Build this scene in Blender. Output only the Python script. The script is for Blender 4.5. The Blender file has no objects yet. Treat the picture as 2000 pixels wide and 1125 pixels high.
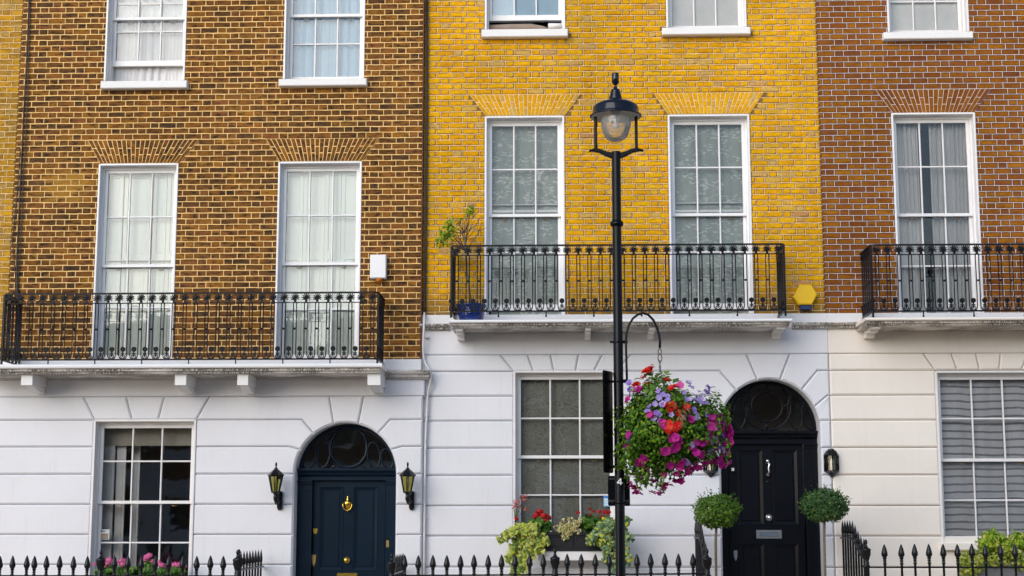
import bpy, math, random, zlib
from math import sin, cos, pi, radians, sqrt, atan2
from mathutils import Vector

random.seed(11)
SC = bpy.context.scene
COL = SC.collection

# ---------------------------------------------------------------- camera
F_PX = 3000.0
YAW = math.atan(100.0 / 3000.0)
PITCH = radians(8.68)
CAM = Vector((0.0, -19.35, 1.70))
cam_data = bpy.data.cameras.new('camera')
cam_data.sensor_width = 36.0
cam_data.lens = F_PX / 2000.0 * 36.0
cam_data.clip_end = 2000.0
cam = bpy.data.objects.new('camera', cam_data)
cam.location = CAM
cam.rotation_euler = (pi / 2 + PITCH, 0.0, YAW)
COL.objects.link(cam)
SC.camera = cam
_F = Vector((-sin(YAW) * cos(PITCH), cos(YAW) * cos(PITCH), sin(PITCH)))
_R = Vector((cos(YAW), sin(YAW), 0.0))
_U = _R.cross(_F)

# ---------------------------------------------------------------- sky, sun, exposure
SUN_EL, SUN_AZ = radians(24), radians(212)      # azimuth clockwise from +Y: behind the camera, a little left
world = bpy.data.worlds.new('World')
SC.world = world
world.use_nodes = True
wn = world.node_tree
bg = wn.nodes['Background']
sky = wn.nodes.new('ShaderNodeTexSky')
sky.sky_type = 'NISHITA'
sky.sun_disc = False
sky.sun_elevation = SUN_EL
sky.sun_rotation = SUN_AZ
sky.air_density = 1.0
sky.dust_density = 1.0
sky.ozone_density = 1.0
wn.links.new(sky.outputs['Color'], bg.inputs['Color'])
bg.inputs['Strength'].default_value = 0.15
sun_data = bpy.data.lights.new('sun', 'SUN')
sun_data.energy = 1.5
sun_data.angle = radians(58)
sun_data.color = (1.0, 0.985, 0.965)
sun = bpy.data.objects.new('sun', sun_data)
sd = Vector((sin(SUN_AZ) * cos(SUN_EL), cos(SUN_AZ) * cos(SUN_EL), sin(SUN_EL)))
sun.rotation_euler = (-sd).to_track_quat('-Z', 'Y').to_euler()
sun.location = (-6, -20, 30)
COL.objects.link(sun)
SC.view_settings.view_transform = 'Standard'
SC.view_settings.look = 'None'
SC.view_settings.gamma = 1.0
SC.view_settings.use_curve_mapping = False
SC.view_settings.exposure = 0.32
SC.render.engine = 'CYCLES'
SC.cycles.use_denoising = True
SC.cycles.max_bounces = 8
SC.cycles.transparent_max_bounces = 16
SC.cycles.caustics_reflective = False
SC.cycles.caustics_refractive = False


def P(px, py, Y=0.0):
    """point of the plane y = Y that the photograph shows at pixel (px, py)"""
    d = _F * F_PX + _R * (px - 1000.0) + _U * (562.5 - py)
    t = (Y - CAM.y) / d.y
    return CAM + d * t


def PX(px, py, Y=0.0):
    return P(px, py, Y).x


def PZ(px, py, Y=0.0):
    return P(px, py, Y).z


# ---------------------------------------------------------------- mesh helpers
W = {}


def inset(poly, d):
    n = len(poly)
    out = []
    for i in range(n):
        a, b, c = poly[i - 1], poly[i], poly[(i + 1) % n]
        e1 = (b[0] - a[0], b[1] - a[1]); e2 = (c[0] - b[0], c[1] - b[1])
        l1 = math.hypot(*e1) or 1e-9; l2 = math.hypot(*e2) or 1e-9
        n1 = (-e1[1] / l1, e1[0] / l1); n2 = (-e2[1] / l2, e2[0] / l2)
        k = 1 + n1[0] * n2[0] + n1[1] * n2[1]
        k = max(k, 0.35)
        out.append((b[0] + d * (n1[0] + n2[0]) / k, b[1] + d * (n1[1] + n2[1]) / k))
    return out


def ccw(poly):
    a = sum(poly[i - 1][0] * poly[i][1] - poly[i][0] * poly[i - 1][1] for i in range(len(poly)))
    return poly if a > 0 else poly[::-1]


class MB:
    def __init__(self):
        self.v = []; self.f = []; self.s = []

    def add(self, verts, faces, smooth=False):
        o = len(self.v)
        self.v += [tuple(p) for p in verts]
        self.f += [tuple(i + o for i in f) for f in faces]
        self.s += [smooth] * len(faces)
        return self

    def box(self, x0, x1, y0, y1, z0, z1):
        return self.add([(x0, y0, z0), (x1, y0, z0), (x1, y1, z0), (x0, y1, z0),
                         (x0, y0, z1), (x1, y0, z1), (x1, y1, z1), (x0, y1, z1)],
                        [(0, 3, 2, 1), (4, 5, 6, 7), (0, 1, 5, 4), (1, 2, 6, 5), (2, 3, 7, 6), (3, 0, 4, 7)])

    def cbox(self, x0, x1, y0, y1, z0, z1, b=0.004):
        """box with its four front (-y) edges chamfered"""
        return self.prism([(x0, z0), (x1, z0), (x1, z1), (x0, z1)], y0, y1, b)

    def prism(self, poly, yf, yb, bev=0.0, bdep=None):
        """polygon in x,z extruded from yf (front, towards the camera) back to yb"""
        poly = ccw(list(poly)); n = len(poly)
        rings = []
        if bev > 0:
            rings.append([(x, yf, z) for x, z in inset(poly, bev)])
            rings.append([(x, yf + (bdep or bev), z) for x, z in poly])
        else:
            rings.append([(x, yf, z) for x, z in poly])
        rings.append([(x, yb, z) for x, z in poly])
        v = [p for r in rings for p in r]
        f = [tuple(range(n))]
        for k in range(len(rings) - 1):
            for i in range(n):
                j = (i + 1) % n
                f.append((k * n + i, (k + 1) * n + i, (k + 1) * n + j, k * n + j))
        f.append(tuple(reversed(range((len(rings) - 1) * n, len(rings) * n))))
        return self.add(v, f)

    def prism_x(self, poly, x0, x1):
        """polygon in y,z extruded along x"""
        poly = ccw(list(poly)); n = len(poly)
        v = [(x0, y, z) for y, z in poly] + [(x1, y, z) for y, z in poly]
        f = [tuple(reversed(range(n))), tuple(range(n, 2 * n))]
        for i in range(n):
            j = (i + 1) % n
            f.append((i, j, n + j, n + i))
        return self.add(v, f)

    def prism_z(self, poly, z0, z1):
        poly = ccw(list(poly)); n = len(poly)
        v = [(x, y, z0) for x, y in poly] + [(x, y, z1) for x, y in poly]
        f = [tuple(reversed(range(n))), tuple(range(n, 2 * n))]
        for i in range(n):
            j = (i + 1) % n
            f.append((i, j, n + j, n + i))
        return self.add(v, f)

    def lathe(self, prof, cx=0.0, cy=0.0, n=16, smooth=True, caps=True):
        v = []; f = []; m = len(prof)
        for r, z in prof:
            for k in range(n):
                a = 2 * pi * k / n
                v.append((cx + r * cos(a), cy + r * sin(a), z))
        up = prof[-1][1] >= prof[0][1]
        for i in range(m - 1):
            for k in range(n):
                j = (k + 1) % n
                q = (i * n + k, i * n + j, (i + 1) * n + j, (i + 1) * n + k)
                f.append(q if up else q[::-1])
        self.add(v, f, smooth)
        if caps and prof[0][0] > 1e-4:
            c = tuple(range(n)); self.add(v[:n], [c[::-1] if up else c])
        if caps and prof[-1][0] > 1e-4:
            c = tuple(range(n)); self.add(v[-n:], [c if up else c[::-1]])
        return self

    def tube(self, pts, r, n=6, closed=False, flat=1.0):
        """round tube along points; r a number or one per point"""
        pts = [Vector(p) for p in pts]; m = len(pts)
        rs = r if isinstance(r, (list, tuple)) else [r] * m
        v = []; f = []
        prev = None
        for i, p in enumerate(pts):
            a = pts[i - 1] if (i or closed) else p
            b = pts[(i + 1) % m] if (i < m - 1 or closed) else p
            t = (b - a).normalized() if (b - a).length > 1e-9 else Vector((0, 0, 1))
            if prev is None:
                ref = Vector((0, 1, 0)) if abs(t.y) < 0.9 else Vector((1, 0, 0))
                u = t.cross(ref).normalized()
            else:
                u = (prev - t * prev.dot(t)).normalized()
            prev = u
            w = t.cross(u)
            for k in range(n):
                an = 2 * pi * k / n
                v.append(p + (u * cos(an) + w * sin(an) * flat) * rs[i])
        segs = m if closed else m - 1
        for i in range(segs):
            i2 = (i + 1) % m
            for k in range(n):
                j = (k + 1) % n
                f.append((i * n + k, i * n + j, i2 * n + j, i2 * n + k))
        if not closed:
            f.append(tuple(reversed(range(n)))); f.append(tuple(range((m - 1) * n, m * n)))
        return self.add(v, f, n > 4)

    def sphere(self, c, r, n=8, m=6, sx=1, sy=1, sz=1):
        v = []; f = []
        for i in range(1, m):
            t = pi * i / m
            for k in range(n):
                a = 2 * pi * k / n
                v.append((c[0] + r * sx * sin(t) * cos(a), c[1] + r * sy * sin(t) * sin(a), c[2] - r * sz * cos(t)))
        for i in range(m - 2):
            for k in range(n):
                j = (k + 1) % n
                f.append((i * n + k, i * n + j, (i + 1) * n + j, (i + 1) * n + k))
        b = len(v)
        v += [(c[0], c[1], c[2] - r * sz), (c[0], c[1], c[2] + r * sz)]
        for k in range(n):
            j = (k + 1) % n
            f.append((b, j, k)); f.append((b + 1, (m - 2) * n + k, (m - 2) * n + j))
        return self.add(v, f, True)

    def disc(self, c, nrm, r, n=8, rng=None):
        """leaf-like flat disc"""
        nrm = Vector(nrm).normalized()
        u = nrm.orthogonal().normalized(); w = nrm.cross(u)
        v = [Vector(c) + (u * cos(2 * pi * k / n) + w * sin(2 * pi * k / n)) * r for k in range(n)]
        return self.add(v, [tuple(range(n))])

    def mesh(self, name, mat):
        me = bpy.data.meshes.new(name)
        me.from_pydata(self.v, [], self.f)
        me.polygons.foreach_set('use_smooth', self.s)
        me.materials.append(mat)
        me.update()
        return me

    def build(self, name, mat, parent=None, origin=None):
        if origin is None:
            xs, ys, zs = zip(*self.v)
            origin = Vector(((min(xs) + max(xs)) / 2, (min(ys) + max(ys)) / 2, min(zs)))
        origin = Vector(origin)
        self.v = [(x - origin.x, y - origin.y, z - origin.z) for x, y, z in self.v]
        return place(name, self.mesh(name, mat), origin, parent)


def place(name, me, loc, parent=None, rz=0.0):
    o = bpy.data.objects.new(name, me)
    COL.objects.link(o)
    loc = Vector(loc)
    W[o] = loc
    if parent is not None:
        o.parent = parent
        o.location = loc - W[parent]
    else:
        o.location = loc
    if rz:
        o.rotation_euler.z = rz
    return o


def tag(o, label=None, cat=None, group=None, kind=None):
    if label: o['label'] = label
    if cat: o['category'] = cat
    if group: o['group'] = group
    if kind: o['kind'] = kind
    return o


def thing(name, loc, label, cat, group=None):
    o = place(name, None, loc)
    o.empty_display_size = 0.2
    return tag(o, label, cat, group)


def bx(name, mat, parent, *a):
    return MB().box(*a).build(name, mat, parent)


# ---------------------------------------------------------------- materials
M = {}


def ramp(nt, fac, stops, interp='LINEAR'):
    n = nt.nodes.new('ShaderNodeValToRGB')
    n.color_ramp.interpolation = interp
    el = n.color_ramp.elements
    while len(el) < len(stops): el.new(0.5)
    for e, (p, c) in zip(el, stops):
        e.position = p
        e.color = (c[0], c[1], c[2], 1) if not isinstance(c, (int, float)) else (c, c, c, 1)
    nt.links.new(fac, n.inputs['Fac'])
    return n.outputs['Color']


def noise(nt, vec, scale, detail=3, rough=0.6):
    n = nt.nodes.new('ShaderNodeTexNoise')
    n.inputs['Scale'].default_value = scale
    n.inputs['Detail'].default_value = detail
    n.inputs['Roughness'].default_value = rough
    if vec is not None: nt.links.new(vec, n.inputs['Vector'])
    return n.outputs['Fac']


def mapped(nt, vec, sc=(1, 1, 1), loc=(0, 0, 0)):
    n = nt.nodes.new('ShaderNodeMapping')
    n.inputs['Scale'].default_value = sc
    n.inputs['Location'].default_value = loc
    nt.links.new(vec, n.inputs['Vector'])
    return n.outputs['Vector']


def mix(nt, fac, a, b, mode='MIX'):
    n = nt.nodes.new('ShaderNodeMix')
    n.data_type = 'RGBA'; n.blend_type = mode
    for sock, val in ((n.inputs['Factor'], fac), (n.inputs['A'], a), (n.inputs['B'], b)):
        if isinstance(val, (int, float)): sock.default_value = val if sock.type == 'VALUE' else (val, val, val, 1)
        elif isinstance(val, tuple): sock.default_value = (val[0], val[1], val[2], 1)
        else: nt.links.new(val, sock)
    return n.outputs['Result']


def mth(nt, op, a, b=0.0, c=None):
    n = nt.nodes.new('ShaderNodeMath'); n.operation = op
    for i, val in enumerate((a, b) if c is None else (a, b, c)):
        if isinstance(val, (int, float)): n.inputs[i].default_value = val
        else: nt.links.new(val, n.inputs[i])
    return n.outputs[0]


def bump(nt, bsdf, h, strength=0.3, dist=0.01):
    n = nt.nodes.new('ShaderNodeBump')
    n.inputs['Strength'].default_value = strength
    n.inputs['Distance'].default_value = dist
    nt.links.new(h, n.inputs['Height'])
    nt.links.new(n.outputs['Normal'], bsdf.inputs['Normal'])


def newmat(name):
    m = bpy.data.materials.new(name); m.use_nodes = True
    nt = m.node_tree
    b = nt.nodes['Principled BSDF']
    M[name] = m
    return m, nt, b


def pos(nt):
    return nt.nodes.new('ShaderNodeNewGeometry').outputs['Position']


def simple(name, col, rough=0.5, metal=0.0, var=0.12, scale=6.0, bmp=0.0, bscale=60.0, coat=0.0, spec=0.5):
    m, nt, b = newmat(name)
    p = pos(nt)
    n = noise(nt, p, scale, 4)
    c = mix(nt, ramp(nt, n, [(0.3, 0.0), (0.7, 1.0)]), tuple(x * (1 - var) for x in col), tuple(min(1, x * (1 + var)) for x in col))
    nt.links.new(c, b.inputs['Base Color'])
    b.inputs['Roughness'].default_value = rough
    b.inputs['Metallic'].default_value = metal
    b.inputs['Coat Weight'].default_value = coat
    b.inputs['Specular IOR Level'].default_value = spec
    if bmp: bump(nt, b, noise(nt, p, bscale, 4), bmp, 0.004)
    return m


def rnd(nt):
    """one random number for each loose piece, whether it is an object or an island of a joined mesh"""
    g = nt.nodes.new('ShaderNodeNewGeometry')
    o = nt.nodes.new('ShaderNodeObjectInfo')
    return mth(nt, 'FRACT', mth(nt, 'ADD', g.outputs['Random Per Island'], o.outputs['Random']))


def brick_mat(name, stops, blot, blot_amt, soot=None, patch=None, rough=0.92, bscale=55, grain=0.6, edge=None):
    m, nt, b = newmat(name)
    p = pos(nt)
    r = rnd(nt)
    c = ramp(nt, r, stops)
    # blotches running through each brick, offset by its own number
    add = nt.nodes.new('ShaderNodeVectorMath'); add.operation = 'ADD'
    cmb = nt.nodes.new('ShaderNodeCombineXYZ')
    nt.links.new(mth(nt, 'MULTIPLY', r, 37.0), cmb.inputs[1])
    nt.links.new(p, add.inputs[0]); nt.links.new(cmb.outputs[0], add.inputs[1])
    q = add.outputs[0]
    n1 = noise(nt, mapped(nt, q, (9, 9, 22)), 1.0, 4, 0.65)
    c = mix(nt, mth(nt, 'MULTIPLY', ramp(nt, n1, [(0.46, 0.0), (0.66, 1.0)]), blot_amt), c, blot)
    n2 = noise(nt, q, bscale, 5, 0.7)
    c = mix(nt, grain, c, mix(nt, 1.0, c, ramp(nt, n2, [(0.25, 0.35), (0.75, 1.55)]), 'MULTIPLY'))
    big = noise(nt, p, 0.9, 3)
    c = mix(nt, 0.5, c, mix(nt, 1.0, c, ramp(nt, big, [(0.3, 0.5), (0.7, 1.3)]), 'MULTIPLY'))
    if edge:
        at = nt.nodes.new('ShaderNodeAttribute'); at.attribute_name = 'edge'
        e = mth(nt, 'ADD', at.outputs['Fac'], mth(nt, 'MULTIPLY', mth(nt, 'SUBTRACT', n1, 0.5), 1.6))
        c = mix(nt, ramp(nt, e, [(0.15, 1.0), (0.75, 0.0)]), c, edge)
    if patch:
        for (cx, cz, rx, rz, col) in patch:
            sx = nt.nodes.new('ShaderNodeSeparateXYZ'); nt.links.new(p, sx.inputs[0])
            dx = mth(nt, 'DIVIDE', mth(nt, 'SUBTRACT', sx.outputs[0], cx), rx)
            dz = mth(nt, 'DIVIDE', mth(nt, 'SUBTRACT', sx.outputs[2], cz), rz)
            d = mth(nt, 'SQRT', mth(nt, 'ADD', mth(nt, 'MULTIPLY', dx, dx), mth(nt, 'MULTIPLY', dz, dz)))
            d = mth(nt, 'ADD', d, mth(nt, 'MULTIPLY', mth(nt, 'SUBTRACT', r, 0.5), 0.7))
            d = mth(nt, 'ADD', d, mth(nt, 'MULTIPLY', mth(nt, 'SUBTRACT', n1, 0.5), 1.2))
            c = mix(nt, ramp(nt, d, [(0.45, 0.75), (1.0, 0.0)]), c, mix(nt, 1.0, col, ramp(nt, n2, [(0.25, 0.6), (0.75, 1.4)]), 'MULTIPLY'))
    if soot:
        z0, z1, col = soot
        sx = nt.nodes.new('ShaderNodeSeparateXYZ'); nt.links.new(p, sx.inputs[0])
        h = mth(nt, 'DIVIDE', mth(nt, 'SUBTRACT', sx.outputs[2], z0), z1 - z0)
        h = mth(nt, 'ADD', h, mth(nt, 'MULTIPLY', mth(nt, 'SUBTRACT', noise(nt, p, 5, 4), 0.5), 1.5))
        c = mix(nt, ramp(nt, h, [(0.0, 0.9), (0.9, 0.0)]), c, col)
    nt.links.new(c, b.inputs['Base Color'])
    b.inputs['Roughness'].default_value = rough
    b.inputs['Specular IOR Level'].default_value = 0.10
    bump(nt, b, mth(nt, 'ADD', n2, n1), 0.75, 0.008)
    return m


def stucco(name, col, streak=0.5):
    m, nt, b = newmat(name)
    p = pos(nt)
    n = noise(nt, p, 1.3, 5, 0.65)
    c = mix(nt, ramp(nt, n, [(0.3, 0.0), (0.75, 1.0)]), tuple(x * 0.93 for x in col), col)
    # thin rain streaks and scuffs
    st = noise(nt, mapped(nt, p, (16, 16, 1.1)), 1.0, 4, 0.7)
    c = mix(nt, mth(nt, 'MULTIPLY', ramp(nt, st, [(0.56, 0.0), (0.78, 1.0)]), 0.30 * streak), c, (0.42, 0.37, 0.31))
    sp = noise(nt, p, 26, 3, 0.6)
    c = mix(nt, mth(nt, 'MULTIPLY', ramp(nt, sp, [(0.70, 0.0), (0.76, 1.0)]), 0.35 * streak), c, (0.35, 0.30, 0.25))
    nt.links.new(c, b.inputs['Base Color'])
    b.inputs['Roughness'].default_value = 0.55
    b.inputs['Specular IOR Level'].default_value = 0.3
    bump(nt, b, mth(nt, 'ADD', noise(nt, p, 40, 4), mth(nt, 'MULTIPLY', noise(nt, p, 4, 3), 3.0)), 0.14, 0.006)
    return m


def stained(name, col):
    """painted stone moulding with black algae streaks hanging from its drip edge"""
    m, nt, b = newmat(name)
    p = pos(nt)
    st = noise(nt, mapped(nt, p, (70, 70, 2.5)), 1.0, 4, 0.75)
    area = noise(nt, mapped(nt, p, (2.2, 2.2, 9)), 1.0, 3)
    f = mth(nt, 'MULTIPLY', ramp(nt, st, [(0.40, 0.0), (0.52, 1.0)]), ramp(nt, area, [(0.36, 0.15), (0.55, 1.0)]))
    c = mix(nt, mth(nt, 'MULTIPLY', f, 0.95), col, (0.07, 0.055, 0.045))
    nt.links.new(c, b.inputs['Base Color'])
    b.inputs['Roughness'].default_value = 0.6
    bump(nt, b, noise(nt, p, 50, 4), 0.2, 0.004)
    return m


def leafmat(name, stops, rough=0.45, trans=0.25):
    m, nt, b = newmat(name)
    r = rnd(nt)
    c = ramp(nt, r, stops)
    nt.links.new(c, b.inputs['Base Color'])
    b.inputs['Roughness'].default_value = rough
    b.inputs['Specular IOR Level'].default_value = 0.35
    tr = nt.nodes.new('ShaderNodeBsdfTranslucent')
    nt.links.new(c, tr.inputs['Color'])
    ms = nt.nodes.new('ShaderNodeMixShader'); ms.inputs[0].default_value = trans
    nt.links.new(b.outputs[0], ms.inputs[1]); nt.links.new(tr.outputs[0], ms.inputs[2])
    nt.links.new(ms.outputs[0], nt.nodes['Material Output'].inputs['Surface'])
    return m


def glassmat(name, tint=(1, 1, 1), wav=0.02, ior=1.5, gain=1.0, milk=0.0):
    m, nt, b = newmat(name)
    nt.nodes.remove(b)
    p = pos(nt)
    tr = nt.nodes.new('ShaderNodeBsdfTransparent'); tr.inputs[0].default_value = (*tint, 1)
    gl = nt.nodes.new('ShaderNodeBsdfGlossy'); gl.inputs['Roughness'].default_value = 0.01
    fr = nt.nodes.new('ShaderNodeFresnel'); fr.inputs[0].default_value = ior
    ms = nt.nodes.new('ShaderNodeMixShader')
    bp = nt.nodes.new('ShaderNodeBump'); bp.inputs['Strength'].default_value = wav; bp.inputs['Distance'].default_value = 0.05
    nt.links.new(noise(nt, p, 3.5, 2), bp.inputs['Height'])
    nt.links.new(bp.outputs[0], gl.inputs['Normal'])
    nt.links.new(mth(nt, 'MINIMUM', mth(nt, 'MULTIPLY', fr.outputs[0], gain), 1.0), ms.inputs[0])
    nt.links.new(tr.outputs[0], ms.inputs[1]); nt.links.new(gl.outputs[0], ms.inputs[2])
    out = ms.outputs[0]
    if milk:                                              # milky: pale diffuse mixed into the glass
        df = nt.nodes.new('ShaderNodeBsdfDiffuse'); df.inputs[0].default_value = (0.75, 0.72, 0.68, 1)
        m2 = nt.nodes.new('ShaderNodeMixShader'); m2.inputs[0].default_value = milk
        nt.links.new(out, m2.inputs[1]); nt.links.new(df.outputs[0], m2.inputs[2]); out = m2.outputs[0]
    nt.links.new(out, nt.nodes['Material Output'].inputs['Surface'])
    return m


def cloth(name, col, trans=0.35, fold=0.0, stripes=None, motif=None, open_=0.0):
    m, nt, b = newmat(name)
    p = pos(nt)
    c = mix(nt, ramp(nt, noise(nt, p, 5, 3), [(0.3, 0.0), (0.7, 1.0)]), tuple(x * 0.9 for x in col), col)
    if stripes:
        pitch, duty, dark = stripes
        sx = nt.nodes.new('ShaderNodeSeparateXYZ'); nt.links.new(p, sx.inputs[0])
        z = mth(nt, 'ADD', sx.outputs[2], mth(nt, 'MULTIPLY', mth(nt, 'SUBTRACT', noise(nt, p, 1.6, 2), 0.5), 0.09))
        s = mth(nt, 'FRACT', mth(nt, 'DIVIDE', z, pitch))
        c = mix(nt, mth(nt, 'LESS_THAN', s, duty), c, dark)
    if motif:
        kind, bright = motif
        if kind == 'leaf':
            d = nt.nodes.new('ShaderNodeTexNoise'); d.inputs['Scale'].default_value = 6.0
            nt.links.new(p, d.inputs['Vector'])
            ad = nt.nodes.new('ShaderNodeVectorMath'); ad.operation = 'MULTIPLY_ADD'
            nt.links.new(d.outputs['Color'], ad.inputs[0]); ad.inputs[1].default_value = (0.12, 0.12, 0.12); nt.links.new(p, ad.inputs[2])
            masks = []
            for rot, off in ((0.7, 0.0), (-0.8, 0.37), (1.4, 0.71)):
                mp = nt.nodes.new('ShaderNodeMapping')
                mp.inputs['Rotation'].default_value = (0, rot, 0)
                mp.inputs['Location'].default_value = (off, 0, off * 0.7)
                mp.inputs['Scale'].default_value = (11, 0.01, 34)
                nt.links.new(ad.outputs[0], mp.inputs['Vector'])
                v = nt.nodes.new('ShaderNodeTexVoronoi'); v.inputs['Scale'].default_value = 1.0
                nt.links.new(mp.outputs[0], v.inputs['Vector'])
                masks.append(ramp(nt, v.outputs['Distance'], [(0.26, 1.0), (0.34, 0.0)]))
            area = ramp(nt, noise(nt, p, 5.5, 2), [(0.46, 0.0), (0.54, 1.0)])
            f = mth(nt, 'MULTIPLY', mth(nt, 'MAXIMUM', masks[0], mth(nt, 'MAXIMUM', masks[1], masks[2])), area)
        else:
            w = nt.nodes.new('ShaderNodeTexWave'); w.wave_type = 'RINGS'
            w.inputs['Scale'].default_value = 7.0; w.inputs['Distortion'].default_value = 22.0
            w.inputs['Detail'].default_value = 1.0; w.inputs['Detail Scale'].default_value = 1.2
            nt.links.new(mapped(nt, p, (1, 0.05, 1)), w.inputs['Vector'])
            f = ramp(nt, w.outputs['Fac'], [(0.55, 0.0), (0.8, 1.0)])
        c = mix(nt, f, c, bright)
    nt.links.new(c, b.inputs['Base Color'])
    b.inputs['Roughness'].default_value = 0.9
    b.inputs['Specular IOR Level'].default_value = 0.1
    tr = nt.nodes.new('ShaderNodeBsdfTranslucent'); nt.links.new(c, tr.inputs[0])
    ms = nt.nodes.new('ShaderNodeMixShader'); ms.inputs[0].default_value = trans
    nt.links.new(b.outputs[0], ms.inputs[1]); nt.links.new(tr.outputs[0], ms.inputs[2])
    out = ms.outputs[0]
    if open_:
        tp = nt.nodes.new('ShaderNodeBsdfTransparent')
        m2 = nt.nodes.new('ShaderNodeMixShader'); m2.inputs[0].default_value = open_
        nt.links.new(out, m2.inputs[1]); nt.links.new(tp.outputs[0], m2.inputs[2]); out = m2.outputs[0]
    nt.links.new(out, nt.nodes['Material Output'].inputs['Surface'])
    return m


pA = P(130, 362, -0.10)
zB0 = PZ(1200, 612, 0)
brick_mat('brown_brick', [(0.0, (0.110, 0.056, 0.024)), (0.16, (0.200, 0.086, 0.022)), (0.34, (0.290, 0.115, 0.022)),
                          (0.5, (0.170, 0.076, 0.022)), (0.66, (0.250, 0.095, 0.030)), (0.84, (0.320, 0.140, 0.022)), (1.0, (0.135, 0.066, 0.028))],
          (0.034, 0.024, 0.020), 0.98, patch=[(pA.x, pA.z, 0.36, 0.26, (0.40, 0.21, 0.035))])
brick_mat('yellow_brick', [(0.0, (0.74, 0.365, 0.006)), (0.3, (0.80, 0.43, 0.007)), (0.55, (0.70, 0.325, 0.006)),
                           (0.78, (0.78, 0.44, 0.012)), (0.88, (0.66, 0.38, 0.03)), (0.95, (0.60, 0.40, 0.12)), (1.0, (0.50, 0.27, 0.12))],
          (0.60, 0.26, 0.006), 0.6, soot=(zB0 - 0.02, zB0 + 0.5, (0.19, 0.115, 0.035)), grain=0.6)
brick_mat('far_yellow_brick', [(0.0, (0.62, 0.32, 0.02)), (0.4, (0.56, 0.30, 0.03)), (0.7, (0.40, 0.21, 0.03)), (1.0, (0.50, 0.33, 0.10))],
          (0.20, 0.10, 0.025), 0.6)
brick_mat('red_brick', [(0.0, (0.290, 0.095, 0.012)), (0.3, (0.390, 0.155, 0.012)), (0.55, (0.245, 0.078, 0.014)),
                        (0.8, (0.335, 0.120, 0.012)), (1.0, (0.195, 0.064, 0.025))],
          (0.17, 0.050, 0.014), 0.7, edge=(0.120, 0.042, 0.030))
simple('tan_mortar', (0.86, 0.57, 0.235), 0.95, var=0.16, scale=7, bmp=0.5, bscale=90, spec=0.2)
simple('dark_tan_mortar', (0.34, 0.19, 0.06), 0.95, var=0.2, scale=12, bmp=0.5, spec=0.2)
simple('pale_mortar', (0.76, 0.55, 0.28), 0.95, var=0.2, scale=9, bmp=0.5, bscale=90, spec=0.2)
simple('shade_mortar', (0.24, 0.14, 0.045), 0.95, var=0.25, scale=14, bmp=0.6, spec=0.2)  # backing mortar: shadow gaps beside the joints painted in as dark brown
simple('white_pointing', (0.88, 0.83, 0.82), 0.9, var=0.06, scale=12, spec=0.2)
simple('brown_bed', (0.165, 0.068, 0.050), 0.95, var=0.25, scale=20, spec=0.2)
stucco('white_stucco', (0.775, 0.785, 0.84))
stucco('white_stucco_clean', (0.83, 0.83, 0.85), 0.4)
stucco('cream_stucco', (0.88, 0.82, 0.755), 0.45)
stained('stained_white', (0.74, 0.71, 0.68))
stained('stained_cream', (0.76, 0.70, 0.63))
simple('white_paint', (0.82, 0.82, 0.835), 0.35, var=0.03, scale=4)
simple('sash_paint', (0.80, 0.79, 0.80), 0.35, var=0.05, scale=5)
simple('cream_paint', (0.80, 0.76, 0.72), 0.4, var=0.05, scale=5)
simple('black_iron', (0.005, 0.006, 0.010), 0.36, var=0.3, scale=30, bmp=0.25, bscale=80, spec=0.22)
simple('railing_paint', (0.006, 0.007, 0.010), 0.27, var=0.3, scale=25, bmp=0.2, bscale=90, spec=0.32)
simple('lamp_paint', (0.0035, 0.004, 0.006), 0.22, var=0.3, scale=14, bmp=0.10, bscale=50, spec=0.16)
simple('hood_paint', (0.004, 0.006, 0.014), 0.10, var=0.2, scale=8, spec=0.5)
simple('worn_iron', (0.024, 0.025, 0.029), 0.45, var=0.4, scale=22, bmp=0.4, bscale=70)
simple('navy_door', (0.0028, 0.0125, 0.027), 0.3, var=0.12, scale=3, bmp=0.05, bscale=30, spec=0.22)
simple('black_door', (0.004, 0.0052, 0.009), 0.27, var=0.12, scale=3, bmp=0.05, bscale=30, spec=0.2)
simple('brass', (0.72, 0.47, 0.08), 0.24, metal=1.0, var=0.1, scale=40)
simple('dull_brass', (0.50, 0.33, 0.12), 0.35, metal=1.0, var=0.15, scale=40)
simple('chrome', (0.62, 0.63, 0.65), 0.16, metal=1.0, var=0.05)
simple('steel_plate', (0.42, 0.43, 0.44), 0.35, metal=1.0, var=0.1, scale=30)
simple('cable_black', (0.02, 0.018, 0.02), 0.5)
simple('pipe_white', (0.72, 0.70, 0.69), 0.45, var=0.1, scale=8)
simple('alarm_white', (0.82, 0.82, 0.85), 0.3, var=0.03)
simple('alarm_yellow', (0.92, 0.56, 0.003), 0.3, var=0.03)
simple('beacon_orange', (0.75, 0.20, 0.01), 0.25)
simple('beacon_blue', (0.01, 0.03, 0.13), 0.25)
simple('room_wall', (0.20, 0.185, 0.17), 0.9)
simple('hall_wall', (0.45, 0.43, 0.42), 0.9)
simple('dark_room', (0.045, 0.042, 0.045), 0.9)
simple('shutter_paint', (0.80, 0.87, 0.81), 0.45, var=0.03)
simple('pot_blue', (0.008, 0.035, 0.23), 0.12, var=0.25, scale=8, coat=0.5)
simple('planter_black', (0.009, 0.010, 0.013), 0.4)
simple('planter_grey', (0.16, 0.165, 0.18), 0.6)
simple('soil', (0.03, 0.022, 0.015), 0.95)
simple('bark', (0.20, 0.155, 0.11), 0.9, var=0.3, scale=40, bmp=0.5)
simple('twig', (0.085, 0.05, 0.035), 0.9, var=0.3, scale=40)
simple('white_plate', (0.74, 0.72, 0.68), 0.5, var=0.08)
simple('white_print', (0.9, 0.9, 0.9), 0.5, var=0.01)
simple('chain_steel', (0.16, 0.13, 0.12), 0.45, metal=0.7, var=0.2, scale=60)
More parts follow.
